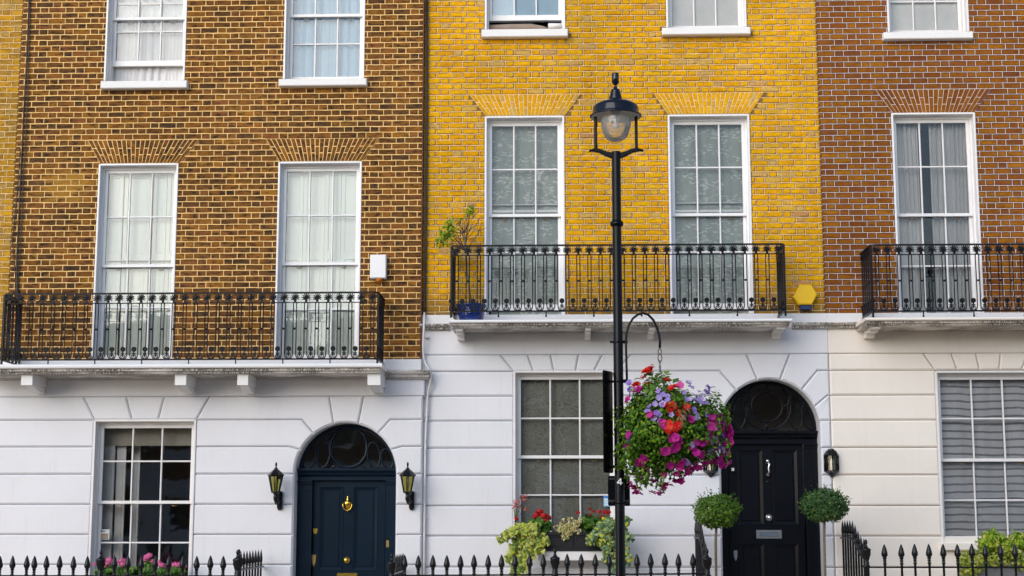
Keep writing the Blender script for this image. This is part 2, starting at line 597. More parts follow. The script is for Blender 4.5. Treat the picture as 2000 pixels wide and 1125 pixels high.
simple('sticker_white', (0.72, 0.74, 0.74), 0.3, var=0.02)
simple('sticker_blue', (0.05, 0.20, 0.62), 0.3, var=0.05)
simple('sticker_sky', (0.30, 0.58, 0.80), 0.3, var=0.05)
simple('sticker_dark', (0.015, 0.02, 0.03), 0.3)
simple('sticker_tan', (0.36, 0.27, 0.20), 0.3, var=0.2, scale=60)
simple('paper_roll_white', (0.72, 0.71, 0.72), 0.6)
simple('fabric_brown', (0.30, 0.23, 0.19), 0.9, var=0.15, scale=8)
simple('pavement', (0.56, 0.43, 0.30), 0.85, var=0.15, scale=3)
simple('asphalt', (0.15, 0.138, 0.122), 0.85, var=0.2, scale=6)
simple('kerbstone', (0.36, 0.34, 0.32), 0.8)
simple('step_stone', (0.45, 0.42, 0.38), 0.8)
simple('opposite_brick', (0.22, 0.13, 0.075), 0.9, var=0.25, scale=5)
simple('opposite_glass', (0.012, 0.014, 0.017), 0.06)
glassmat('pane_glass', (0.985, 0.992, 0.99), 0.025, gain=1.15)
glassmat('lamp_glass', (0.97, 0.96, 0.93), 0.0, gain=1.6, milk=0.24)
glassmat('lantern_glass', (0.62, 0.60, 0.30), 0.0)
cloth('sheer_white', (0.84, 0.87, 0.92), 0.12)
cloth('sheer_sky_tint', (0.50, 0.74, 0.96), 0.12)  # blue of the sky reflected in the panes put into the cloth colour
cloth('lace', (0.40, 0.45, 0.42), 0.12, motif=('leaf', (0.66, 0.70, 0.67)))
cloth('swirl_blind', (0.36, 0.36, 0.315), 0.08, motif=('swirl', (0.25, 0.25, 0.215)))
cloth('grey_curtain', (0.64, 0.63, 0.64), 0.15)
cloth('striped_voile', (0.76, 0.76, 0.80), 0.10, stripes=(0.094, 0.26, (0.30, 0.30, 0.33)))
cloth('cream_blind', (0.62, 0.57, 0.48), 0.4)
cloth('white_blind', (0.90, 0.91, 0.93), 0.04)
leafmat('box_leaf', [(0.0, (0.022, 0.070, 0.008)), (0.4, (0.075, 0.19, 0.014)), (0.7, (0.14, 0.27, 0.022)), (1.0, (0.22, 0.33, 0.045))])
leafmat('dark_box_leaf', [(0.0, (0.016, 0.060, 0.018)), (0.4, (0.042, 0.13, 0.030)), (0.75, (0.085, 0.20, 0.050)), (1.0, (0.19, 0.26, 0.07))])
leafmat('basket_leaf', [(0.0, (0.012, 0.048, 0.003)), (0.4, (0.055, 0.16, 0.006)), (0.75, (0.13, 0.28, 0.008)), (1.0, (0.30, 0.44, 0.018))])
leafmat('ivy_leaf', [(0.0, (0.07, 0.15, 0.02)), (0.3, (0.27, 0.37, 0.05)), (0.65, (0.52, 0.55, 0.06)), (0.85, (0.62, 0.62, 0.22)), (1.0, (0.46, 0.50, 0.015))])
leafmat('grey_ivy_leaf', [(0.0, (0.05, 0.12, 0.04)), (0.4, (0.17, 0.29, 0.12)), (0.7, (0.32, 0.44, 0.22)), (0.82, (0.52, 0.55, 0.07)), (1.0, (0.58, 0.56, 0.03))])
leafmat('cream_leaf', [(0.0, (0.36, 0.34, 0.08)), (0.35, (0.66, 0.60, 0.27)), (0.7, (0.74, 0.69, 0.40)), (1.0, (0.62, 0.50, 0.16))])
leafmat('geranium_leaf', [(0.0, (0.030, 0.090, 0.014)), (0.5, (0.075, 0.19, 0.028)), (1.0, (0.17, 0.30, 0.045))])
leafmat('lime_leaf', [(0.0, (0.11, 0.26, 0.012)), (0.4, (0.26, 0.44, 0.018)), (0.75, (0.46, 0.56, 0.04)), (1.0, (0.64, 0.60, 0.14))])
leafmat('bay_leaf', [(0.0, (0.08, 0.19, 0.012)), (0.5, (0.25, 0.38, 0.02)), (1.0, (0.48, 0.50, 0.03))])
leafmat('petal_magenta', [(0.0, (0.42, 0.012, 0.23)), (0.5, (0.58, 0.014, 0.32)), (1.0, (0.66, 0.05, 0.30))], 0.6, 0.3)
leafmat('petal_violet', [(0.0, (0.34, 0.20, 0.66)), (0.5, (0.44, 0.32, 0.72)), (1.0, (0.62, 0.52, 0.78))], 0.6, 0.3)
leafmat('petal_red', [(0.0, (0.60, 0.008, 0.006)), (0.6, (0.78, 0.022, 0.010)), (1.0, (0.80, 0.06, 0.02))], 0.55, 0.25)
leafmat('petal_geranium', [(0.0, (0.44, 0.004, 0.010)), (0.6, (0.60, 0.008, 0.016)), (1.0, (0.66, 0.02, 0.03))], 0.6, 0.25)
leafmat('petal_pink', [(0.0, (0.82, 0.10, 0.40)), (0.6, (0.86, 0.22, 0.50)), (1.0, (0.88, 0.36, 0.52))], 0.6, 0.3)
leafmat('petal_dusky', [(0.0, (0.50, 0.07, 0.10)), (0.6, (0.62, 0.16, 0.18)), (1.0, (0.62, 0.32, 0.20))], 0.6, 0.3)
leafmat('coleus_leaf', [(0.0, (0.30, 0.12, 0.05)), (0.6, (0.44, 0.26, 0.12)), (1.0, (0.20, 0.05, 0.03))], 0.6, 0.25)

# ================================================================ ground
YA, YB = -0.10, 0.0            # brick faces: the brown house stands a little forward
SLOPE = 0.03                   # the street climbs gently to the right


def gz(x):
    return 0.05 + SLOPE * x


def sheet(name, y0, y1, dz, mat, x0=-400.0, x1=400.0, th=0.0):
    mb = MB()
    v = [(x0, y0, gz(x0) + dz), (x1, y0, gz(x1) + dz), (x1, y1, gz(x1) + dz), (x0, y1, gz(x0) + dz)]
    f = [(0, 1, 2, 3)]
    if th:
        v += [(x, y, z - th) for x, y, z in v]
        f += [(7, 6, 5, 4), (0, 4, 5, 1), (1, 5, 6, 2), (2, 6, 7, 3), (3, 7, 4, 0)]
    mb.add(v, f)
    return tag(mb.build(name, M[mat]), kind='structure')


sheet('ground', -400, 400, -0.16, 'asphalt')
sheet('road', -15.9, -4.75, -0.148, 'asphalt', -60, 60)
sheet('pavement', -4.5, 0.30, 0.0, 'pavement', -40, 40, 0.15)
sheet('kerb', -4.75, -4.504, 0.004, 'kerbstone', -40, 40, 0.15)
sheet('pavement_opposite', -25.0, -16.0, 0.0, 'pavement', -40, 40, 0.15)

# ================================================================ brickwork
TEMPL = {}


def brick_template(style, L, H, variant):
    key = (style, round(L * 200), round(H * 1000), variant)
    if key in TEMPL: return TEMPL[key]
    rg = random.Random(zlib.crc32(repr(key).encode()))
    hl, hh = L / 2, H / 2
    if style == 'neat':
        pts = [(-hl, -hh), (hl, -hh), (hl, hh), (-hl, hh)]
        pts = [(x + rg.uniform(-.001, .001), z + rg.uniform(-.001, .001)) for x, z in pts]
        bev, j = 0.002, 0.0
    else:
        j = 0.0045 if style == 'rough' else 0.0025
        c = rg.uniform(0.007, 0.017) if style == 'rough' else rg.uniform(0.004, 0.007)
        pts = [(-hl + c, -hh), (hl * rg.uniform(-.4, .4), -hh), (hl - c, -hh), (hl, -hh + c), (hl, hh - c),
               (hl - c, hh), (hl * rg.uniform(-.4, .4), hh), (-hl + c, hh), (-hl, hh - c), (-hl, -hh + c)]
        pts = [(x + rg.uniform(-j, j), z + rg.uniform(-j, j)) for x, z in pts]
        bev = 0.005
    n = len(pts)
    tilt = rg.uniform(-.0025, .0025); tx = rg.uniform(-.006, .006)
    inn = inset(pts, bev)
    yy = lambda x, z: tilt * z / hh + tx * x
    rings = []; edge = []
    if style == 'neat':
        rings.append([(x, yy(x, z), z) for x, z in inset(pts, 0.013)]); edge += [1.0] * n
    rings.append([(x, yy(x, z) + (0.0008 if style == 'neat' else 0), z) for x, z in inn]); edge += [0.0] * n
    rings.append([(x, bev + .001, z) for x, z in pts]); edge += [0.0] * n
    rings.append([(x, 0.022, z) for x, z in pts]); edge += [0.0] * n
    v = [p for r in rings for p in r]
    f = [tuple(range(n))]
    for k in range(len(rings) - 1):
        for i in range(n):
            q = (i + 1) % n
            f.append((k * n + i, (k + 1) * n + i, (k + 1) * n + q, k * n + q))
    TEMPL[key] = (v, f, edge, [None])
    return TEMPL[key]


def template_mesh(t, mat):
    if t[3][0] is None:
        me = bpy.data.meshes.new('brick')
        me.from_pydata(t[0], [], t[1])
        me.materials.append(mat)
        at = me.attributes.new('edge', 'FLOAT', 'POINT')
        at.data.foreach_set('value', t[2])
        t[3][0] = me
    return t[3][0]


def subtract(segs, a, b):
    out = []
    for s, e in segs:
        if b <= s or a >= e: out.append((s, e)); continue
        if a > s: out.append((s, a))
        if b < e: out.append((b, e))
    return out


def lay_bricks(wall, mat, joint_mat, x0, x1, z0, z1, holes, arches, yf, style, jw, proud, ribbon, phase=0.0, course=0.075, wob=0.003, single=300):
    """Flemish bond; the largest stretchers are objects, the others one joined part; pointing as raised ribbons"""
    rg = random.Random(5)
    S, Hd = 0.225, 0.1125
    per = S + Hd
    if arches: z0 -= (z0 - arches[0][5]) % course          # a bed joint runs along the top of the flat arches
    rows = int((z1 - z0) / course)
    allb = []; perp = []

    def segs_at(za, zb):
        zm = (za + zb) / 2
        segs = [(x0, x1)]
        for (a, b, c, d) in holes:
            if c - 0.002 < zm < d + 0.002: segs = subtract(segs, a, b)
        for (b0, b1, t0, t1, zb_, zt_) in arches:
            if zb_ < zm < zt_:
                k = (min(zb, zt_) - zb_) / (zt_ - zb_)
                segs = subtract(segs, b0 + (t0 - b0) * k, b1 + (t1 - b1) * k)
        return segs

    for i in range(rows):
        za = z0 + i * course; zb = za + course
        for (s, e) in segs_at(za, zb):
            x = math.floor((s - phase) / per) * per + phase + (per / 2 if i % 2 else 0.0) - per
            while x < e:
                for L in (S, Hd):
                    a, b = max(x, s), min(x + L, e)
                    if b - a > 0.03:
                        full = abs((b - a) - S) < 1e-6
                        allb.append(((a + b) / 2, (za + zb) / 2, b - a - jw, full))
                        if b < e - 0.02: perp.append((b, za, zb))
                    x += L
    H = course - jw
    # the ones that show largest: whole stretchers nearest the camera
    order = sorted(range(len(allb)), key=lambda k: (not allb[k][3], (Vector((allb[k][0], yf, allb[k][1])) - CAM).length))
    own = set(order[:single])
    joined = MB(); edges = []
    for k, (cx, cz, L, full) in enumerate(allb):
        L = max(0.02, round(L * 200) / 200)
        t = brick_template(style, L, H, rg.randrange(7))
        off = rg.uniform(-.0045, .0035) if style == 'rough' else rg.uniform(-.0025, .0025) if style != 'neat' else 0.0
        if k in own:
            place('brick', template_mesh(t, mat), (cx, yf + off, cz), wall)
        else:
            joined.add([(x + cx, y + yf + off, z + cz) for x, y, z in t[0]], t[1]); edges += t[2]
    if joined.v:
        o = joined.build('brickwork', mat, wall)
        at = o.data.attributes.new('edge', 'FLOAT', 'POINT')
        at.data.foreach_set('value', edges)
        o['kind'] = 'stuff'
    # pointing
    pm = MB()
    yfr, ybk = yf - proud, yf + 0.014
    for i in range(rows + 1):
        zj = z0 + i * course
        for (s, e) in segs_at(zj - 0.002, zj + 0.002):
            n = max(2, int((e - s) / 0.07))
            prev = None
            v = []
            for q in range(n + 1):
                x = s + (e - s) * q / n
                c = zj + rg.uniform(-wob, wob); w = ribbon / 2 * rg.uniform(0.8, 1.2)
                y = yfr + rg.uniform(0, 0.0015)
                v += [(x, ybk, c + w), (x, y, c + w * 0.85), (x, y, c - w * 0.85), (x, ybk, c - w)]
            f = []
            for q in range(n):
                for r in range(3):
                    f.append((q * 4 + r, q * 4 + r + 1, q * 4 + r + 5, q * 4 + r + 4))
            pm.add(v, f)
    for (x, za, zb) in perp:
        w = ribbon / 2 * rg.uniform(0.7, 1.0); xx = x + rg.uniform(-wob, wob) * 0.6
        pm.add([(xx - w, ybk, za + .004), (xx - w * .85, yfr + .001, za + .004), (xx + w * .85, yfr + .001, za + .004), (xx + w, ybk, za + .004),
                (xx - w, ybk, zb - .004), (xx - w * .85, yfr + .001, zb - .004), (xx + w * .85, yfr + .001, zb - .004), (xx + w, ybk, zb - .004)],
               [(0, 1, 5, 4), (1, 2, 6, 5), (2, 3, 7, 6)])
    o = pm.build('pointing', joint_mat, wall)
    o['kind'] = 'stuff'


def pierced(name, mat, parent, x0, x1, z0, z1, yf, yb, holes):
    """wall slab with rectangular openings, built of butted boxes"""
    mb = MB()
    zs = sorted({z0, z1, *[min(max(h[k], z0), z1) for h in holes for k in (2, 3)]})
    for a, b in zip(zs, zs[1:]):
        if b - a < 1e-5: continue
        segs = [(x0, x1)]
        for h in holes:
            if h[2] < (a + b) / 2 < h[3]: segs = subtract(segs, h[0], h[1])
        for s, e in segs: mb.box(s, e, yf, yb, a, b)
    return mb.build(name, mat, parent)


def flat_arch(house, mat, mort, bx0, bx1, tx0, tx1, zb, zt, yf, gap, cols=23, edge=.75):
    a = MB().prism([(bx0, zb), (bx1, zb), (tx1, zt), (tx0, zt)], yf + 0.001, yf + 0.03).build('flat_arch', mort, house)
    for i in range(cols):
        def at(u, k):
            xb = bx0 + (bx1 - bx0) * u; xt = tx0 + (tx1 - tx0) * u
            return (xb + (xt - xb) * k, zb + (zt - zb) * k)
        u0, u1 = i / cols, (i + 1) / cols
        gu = gap / 2 / (tx1 - tx0)
        cut = 0.36 if i % 2 else 0.64
        gk = gap / 2 / (zt - zb)
        for k0, k1 in ((gk * .5, cut - gk), (cut + gk, 1 - gk)):
            o = MB().prism([at(u0 + gu, k0), at(u1 - gu, k0), at(u1 - gu, k1), at(u0 + gu, k1)],
                           yf - 0.004 + random.uniform(-.001, .001), yf + 0.02, 0.002).build('arch_brick', mat, a)
            av = o.data.attributes.new('edge', 'FLOAT', 'POINT')
            av.data.foreach_set('value', [edge] * len(o.data.vertices))
    return a


# ================================================================ windows
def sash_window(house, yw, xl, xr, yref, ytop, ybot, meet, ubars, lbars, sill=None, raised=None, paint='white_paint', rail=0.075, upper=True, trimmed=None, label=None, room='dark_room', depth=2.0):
    """six-over-six sash; x in photo pixels at row yref, rows in photo pixels; returns its opening in metres"""
    pt = M[paint]
    x0, x1 = PX(xl, yref, yw), PX(xr, yref, yw)
    xm = (xl + xr) / 2
    z1, z0 = PZ(xm, ytop, yw), PZ(xm, ybot, yw)
    yo = yw + 0.135                                      # outer sash plane
    zm = PZ(xm, meet, yo)
    L = 0.022
    fr = MB()
    fy0, fy1 = yw + 0.115, yw + 0.26
    fr.box(x0 + L, x0 + L + .022, fy0, fy1, z0 + .003, z1 - L)
    fr.box(x1 - L - .022, x1 - L, fy0, fy1, z0 + .003, z1 - L)
    fr.box(x0 + L + .022, x1 - L - .022, fy0, fy1, z1 - L - .03, z1 - L)
    win = fr.build('window', pt, house)
    if label: win['label'] = label
    ln = MB()
    ln.cbox(x0 - .004, x0 + L, yw - .010, yw + .30, z0, z1, .004)
    ln.cbox(x1 - L, x1 + .004, yw - .010, yw + .30, z0, z1, .004)
    ln.cbox(x0 + L, x1 - L, yw - .009, yw + .30, z1 - L, z1 + .004, .004)
    ln.build('reveal_lining', pt, win)
    a, b = x0 + L + .022, x1 - L - .022                   # sash width
    st, bar = .042, .021
    gx0, gx1 = a + st, b - st

    def sash(name, za, zb, rows, y, rb, rt):
        s = MB()
        s.cbox(a, a + st, y, y + .04, za, zb, .004); s.cbox(b - st, b, y, y + .04, za, zb, .004)
        s.cbox(a + st, b - st, y + .001, y + .04, za, za + rb, .004); s.cbox(a + st, b - st, y + .001, y + .04, zb - rt, zb, .004)
        cx = [gx0 + (gx1 - gx0) * k / 3 for k in range(4)]
        zs = [za + rb] + sorted(rows) + [zb - rt]
        for k in (1, 2): s.cbox(cx[k] - bar / 2, cx[k] + bar / 2, y + .004, y + .034, za + rb, zb - rt, .006)
        for z in zs[1:-1]:
            for k in range(3):
                s.cbox(cx[k] + (bar / 2 if k else 0), cx[k + 1] - (bar / 2 if k < 2 else 0), y + .005, y + .034, z - bar / 2, z + bar / 2, .006)
        s.build(name, pt, win)
        for k in range(3):
            for q in range(len(zs) - 1):
                g = MB()
                xa, xb = cx[k] + .004, cx[k + 1] - .004
                zc, zd = zs[q] + .003, zs[q + 1] - .003
                t1, t2 = random.uniform(-.0035, .0035), random.uniform(-.003, .003)
                yy = y + .022
                dx, dz = xb - xa, zd - zc
                v = [(xa, yy - t1 - t2, zc), (xb, yy + t1 - t2, zc), (xb, yy + t1 + t2, zd), (xa, yy - t1 + t2, zd)]
                v += [(p[0], p[1] + .003, p[2]) for p in v]
                g.add(v, [(0, 1, 2, 3), (7, 6, 5, 4), (0, 4, 5, 1), (1, 5, 6, 2), (2, 6, 7, 3), (3, 7, 4, 0)])
                g.build('pane', M['pane_glass'], win)

    ub = [PZ(xm, y, yo) for y in ubars]
    sash('upper_sash', zm - .02, z1 - L - .03, ub, yo, .04, .045)
    yi = yo + .043
    zl = z0 + .004 if raised is None else PZ(xm, raised, yi)
    top = zm + .02 + (0 if raised is None else max(0, zl - z0 - .03))
    sash('lower_sash', zl, top, [PZ(xm, y, yi) for y in lbars], yi, rail, .035)
    # horns
    for xh in (a + .22 * (b - a), a + .8 * (b - a)):
        MB().tube([(xh - .035, yi - .004, zm - .035), (xh - .02, yi - .012, zm - .045), (xh + .02, yi - .012, zm - .045), (xh + .035, yi - .004, zm - .035)], .004, 5).build('sash_lift', M['dull_brass'], win)
    if sill:
        sx0, sx1, sy0, sy1 = sill
        s0, s1 = PX(sx0, sy1, yw - .1), PX(sx1, sy1, yw - .1)
        MB().cbox(s0, s1, yw - .105, yw + .30, PZ(xm, sy1, yw - .1), PZ(xm, sy0, yw - .1), .010).build('sill', M['white_stucco_clean'], win)
    # the room behind
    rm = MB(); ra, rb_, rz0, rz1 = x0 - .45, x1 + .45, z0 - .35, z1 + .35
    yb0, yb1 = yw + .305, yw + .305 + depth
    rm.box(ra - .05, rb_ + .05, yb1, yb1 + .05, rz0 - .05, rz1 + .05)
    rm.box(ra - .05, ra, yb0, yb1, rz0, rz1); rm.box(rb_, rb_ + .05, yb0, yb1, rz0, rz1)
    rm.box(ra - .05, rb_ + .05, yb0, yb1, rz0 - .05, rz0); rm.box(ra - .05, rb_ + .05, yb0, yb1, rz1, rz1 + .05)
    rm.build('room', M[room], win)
    return (x0, x1, z0, z1)


def curtain(name, mat, x0, x1, z0, z1, y, label, cat, group=None, folds=9, amp=.022, drift=0.0, seed=1, parent=None):
    rg = random.Random(seed)
    n = folds * 8; m = 8
    ph = [rg.uniform(0, 6.28) for _ in range(4)]
    v = []; f = []
    for j in range(m + 1):
        k = j / m
        for i in range(n + 1):
            u = i / n
            fl = sin(u * folds * 2 * pi + ph[0] + .6 * sin(u * 7 + ph[1])) * amp * (0.7 + .5 * sin(u * 11 + ph[2]))
            fl += .4 * amp * sin(u * folds * 4.6 * pi + ph[3] + k)
            v.append((x0 + (x1 - x0) * u + drift * (k - .5) * sin(u * 3), y + fl * (.6 + .4 * (1 - k)), z1 + (z0 - z1) * k))
    for j in range(m):
        for i in range(n):
            q = j * (n + 1) + i
            f.append((q, q + n + 1, q + n + 2, q + 1))
    o = MB().add(v, f, True).build(name, M[mat])
    return tag(o, label, cat, group)


# ================================================================ rusticated stucco
def block(house, poly, yf, mat, bev=.019, name='rustic_block', th=.10):
    return MB().prism(inset(ccw(list(poly)), .0038), yf, yf + th, bev, .018).build(name, M[mat], house)


def arc_pts(c, r, a, b, n=10):
    """points on the circle from the direction of a to the direction of b (short way)"""
    t0 = atan2(a[1] - c[1], a[0] - c[0]); t1 = atan2(b[1] - c[1], b[0] - c[0])
    return [(c[0] + r * cos(t0 + (t1 - t0) * k / n), c[1] + r * sin(t0 + (t1 - t0) * k / n)) for k in range(n + 1)]


def rusticate(house, yf, mat, zl, xl, xr, wins, arch=None, mat_right=None, split=None):
    """zl: joint heights from the top; wins: (x0, x1, ztop, zbot, voussoir joints [(xtop, xbottom)...]);
    arch: (cx, cz, R, offsets) with its springing at cz"""
    for i in range(len(zl) - 1):
        zt, zb = zl[i], zl[i + 1]
        segs = [(xl, xr)]
        for (a, b, c, d, js) in wins:
            if i == 0:
                segs = subtract(segs, -1e9 if False else js[0][0], js[-1][0])
            elif d < (zt + zb) / 2 < c + .02:
                segs = subtract(segs, a, b)
        if arch:
            cx, cz, R, kx, kb, d1x, d1y, d1ex, d1ey, d2x, d2ex, d2ey = arch
            A = (cx, cz)
            if i == 0:
                segs = subtract(segs, cx - kx, cx + kx)
                # keystone
                bl = (cx - kb, cz + sqrt(R * R - kb * kb)); br = (cx + kb, bl[1])
                block(house, [(cx - kx, zt), *arc_pts(A, R, bl, br, 6), (cx + kx, zt)], yf - .006, mat, name='keystone')
            else:
                segs = subtract(segs, cx - R, cx + R)
        for (s, e) in segs:
            poly = [(s, zb), (e, zb), (e, zt), (s, zt)]
            if i == 0:
                for (a, b, c, d, js) in wins:
                    if abs(e - js[0][0]) < 1e-6: poly = [(s, zb), (a, zb), (e, zt), (s, zt)] if s < a else poly
                    if abs(s - js[-1][0]) < 1e-6: poly[0] = (b, zb); poly[-1] = (s, zt)
            if arch:
                if i == 0 and abs(e - (cx - kx)) < 1e-6:
                    body = [poly[0], (cx - d1x, zb), *arc_pts(A, R, (cx - d1ex, d1ey), (cx - kb, cz + sqrt(R * R - kb * kb)), 6), (cx - kx, zt), poly[-1]]
                    poly = body
                elif i == 0 and abs(s - (cx + kx)) < 1e-6:
                    poly = [(cx + kx, zt), *arc_pts(A, R, (cx + kb, cz + sqrt(R * R - kb * kb)), (cx + d1ex, d1ey), 6), (cx + d1x, zb), (e, zb), (e, zt)]
                elif i in (1, 2) and (abs(e - (cx - R)) < 1e-6 or abs(s - (cx + R)) < 1e-6):
                    sg = -1 if abs(e - (cx - R)) < 1e-6 else 1
                    far = s if sg < 0 else e
                    up = (cx + sg * (d1x if i == 1 else d2x), zt); ue = (cx + sg * (d1ex if i == 1 else d2ex), d1ey if i == 1 else d2ey)
                    if i == 1: dn = (cx + sg * d2x, zb); de = (cx + sg * d2ex, d2ey)
                    else: dn = None; de = (cx + sg * R, max(zb, cz))
                    pts = [(far, zt), up, *arc_pts(A, R, ue, de, 8)]
                    if dn: pts.append(dn)
                    elif zb < cz - 1e-4: pts.append((cx + sg * R, zb))
                    pts.append((far, zb))
                    poly = pts
            if split is not None and poly[0][0] < split < max(p[0] for p in poly) - .05 and len(poly) == 4 and i > 0:
                block(house, [(s, zb), (split, zb), (split, zt), (s, zt)], yf, mat)
                block(house, [(split, zb), (e, zb), (e, zt), (split, zt)], yf, mat_right)
            else:
                block(house, poly, yf, mat)
        if i == 0:
            for (a, b, c, d, js) in wins:
                for (t0, b0), (t1, b1) in zip(js, js[1:]):
                    block(house, [(b0, zb), (b1, zb), (t1, zt), (t0, zt)], yf - .003, mat, name='voussoir')


def band(name, mat, parent, prof, x0, x1, yf, z):
    """moulding of (projection, height below z) profile run along x"""
    poly = [(yf - p, z - h) for p, h in prof] + [(yf + .05, z - prof[-1][1]), (yf + .05, z - prof[0][1])]
    return MB().prism_x(poly, x0, x1).build(name, M[mat], parent)


def pts_px(l, Y):
    return [(PX(x, y, Y), PZ(x, y, Y)) for x, y in l]


def bal_slab(house, mat, smat, xl, xr, yl, ylip, ybot, yfront, ywall, brackets, big):
    """projecting balcony stone with bullnose lip, stained moulding and console brackets"""
    xm = (xl + xr) / 2
    x0, x1 = PX(xl, ylip, yfront), PX(xr, ylip, yfront)
    zt, zl, zb = PZ(xm, yl, yfront), PZ(xm, ylip, yfront), PZ(xm, ybot, yfront)
    h = zt - zl
    mb = MB()
    nose = [(ywall, zl), (yfront + .012, zl), (yfront + .003, zl + h * .2), (yfront, zl + h * .5), (yfront + .004, zl + h * .8), (yfront + .016, zt), (ywall, zt)]
    mb.prism_x(nose, x0, x1)
    s = mb.build('balcony_slab', M[mat], house)
    d = zl - zb
    prof = [(ywall - .002, zb), (yfront + .085, zb), (yfront + .080, zb + d * .3), (yfront + .045, zb + d * .45), (yfront + .040, zb + d * .85), (yfront + .025, zl - .0005), (ywall - .002, zl - .0005)]
    MB().prism_x(prof, x0 + .03, x1 - .03).build('drip_moulding', M[smat], s)
    for (bxl, bxr, byt, byb, bybot) in brackets:
        a, b = PX(bxl, byt, yfront + .14), PX(bxr, byt, yfront + .14)
        z0, z1 = PZ(bxl, byb, yfront + .14), zb - .001
        yq = yfront + .14
        k = MB()
        if big:
            k.prism_x([(yq, z0), (yq, z1), (ywall, z1), (ywall, z0 + .01), (yq + .10, z0)], a, b)
            zz = PZ(bxl, bybot, ywall - .12)
            hh = z0 - zz
            k.prism_x([(yq + .09, z0 + .001), (ywall, z0 + .001), (ywall, z0 - hh), (ywall - .20, z0 - hh), (ywall - .26, z0 - hh * .85), (yq + .15, z0 - hh * .35), (yq + .10, z0 - hh * .12)], a + .015, b - .015)
        else:
            zz = PZ(bxl, bybot, ywall - .12)
            z0b = (z1 + zz) / 2 + .02
            k.prism_x([(yq, z0b), (yq, z1), (ywall, z1), (ywall, zz), (ywall - .16, zz), (ywall - .19, zz + .05), (yq + .16, z0b - .03), (yq + .14, z0b)], a, b)
        k.build('bracket', M[mat], s)
    return s


# ---------------------------------------------------------------- brown brick house (A)
SA = YA - 0.03
hA = thing('terraced_house', (PX(420, 900, YA), YA, 0), 'dark brown brick house with white stucco ground floor and navy blue arched door', 'house', 'terraced houses in a row')
zbA = PZ(640, 702, SA)
xA0, xA1 = PX(36, 200, YA), PX(823.5, 350, YA)
ztop = PZ(1000, -70, 0)
wA1 = sash_window(hA, YA, 205.5, 362, 100, -112, 157, 36, [-38], [62], sill=(196, 365, 157.5, 172), raised=129, room='room_wall')
wA2 = sash_window(hA, YA, 554.5, 711.5, 100, -116, 153.5, 30, [-45], [86], sill=(544, 716, 153.5, 167), room='room_wall')
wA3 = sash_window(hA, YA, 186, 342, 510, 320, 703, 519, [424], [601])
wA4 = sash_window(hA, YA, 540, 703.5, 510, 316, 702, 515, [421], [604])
z774, z820 = PZ(400, 774, SA), PZ(400, 820, SA)
wA5 = sash_window(hA, SA, 178.5, 378.5, 970, 820, 1168, 981, [901], [1060], room='room_wall', depth=2.6, paint='sash_paint')
arA = []
for (b0, b1, t0, t1, yb_, yt_) in ((196, 351, 171, 388, 318.5, 273), (546, 707, 519, 740, 314.5, 270)):
    arA.append((PX(b0, yb_, YA), PX(b1, yb_, YA), PX(t0, yt_, YA), PX(t1, yt_, YA), PZ((b0 + b1) / 2, yb_, YA), PZ((b0 + b1) / 2, yt_, YA)))
holesA = [wA1, wA2, wA3, wA4]
wallA = pierced('brick_wall', M['dark_tan_mortar'], hA, xA0, xA1, zbA, ztop + 1.2, YA + .013, YA + .29, holesA)
sills = [(PX(196, 165, YA), PX(365, 165, YA), PZ(280, 172, YA), PZ(280, 157, YA)), (PX(544, 160, YA), PX(716, 160, YA), PZ(630, 167, YA), PZ(630, 153, YA))]
lay_bricks(wallA, M['brown_brick'], M['tan_mortar'], xA0, xA1, zbA, ztop, holesA + sills, arA, YA, 'worn', .010, .004, .0128, wob=.0022)
for a in arA: flat_arch(hA, M['brown_brick'], M['tan_mortar'], *a, YA - .001, .013)
# edge of the brown wall, seen at the joint with the yellow house
MB().box(xA1, xA1 + .012, YA + .006, YA + .29, zbA, ztop + 1.2).build('wall_return', M['brown_bed'], hA)

# ground floor
LA = [PZ(400, y, SA) for y in (774, 820, 872.5, 926, 985, 1044, 1103, 1165, 1230)]
xdA, zdA = PX(674, 925, SA), PZ(674, 925, SA)
RA = (PX(773.5, 925, SA) - PX(574.5, 925, SA)) / 2
px2m = RA / 99.5
archA = (xdA, zdA, RA, 34 * px2m, 24 * px2m, 87 * px2m, 0, 62.5 * px2m, zdA + 77.4 * px2m, 111 * px2m, 88 * px2m, zdA + 46.4 * px2m)
XsA0, XsA1 = PX(-60, 900, SA), PX(825, 900, SA)
jsA = [(PX(t, 774, SA), PX(b, 820, SA)) for t, b in ((163, 183), (246, 258), (321, 309), (409, 383))]
jsA[0] = (jsA[0][0], wA5[0]); jsA[-1] = (jsA[-1][0], wA5[1])
rusticate(hA, SA, 'white_stucco', LA, XsA0, XsA1, [(wA5[0], wA5[1], z820, wA5[2], jsA)], archA)
holeDoorA = (xdA - RA, xdA + RA, -1.0, zdA + RA)
pierced('stucco_wall', M['white_stucco'], hA, XsA0, XsA1, -0.4, z774, SA + .06, SA + .30, [wA5, holeDoorA])
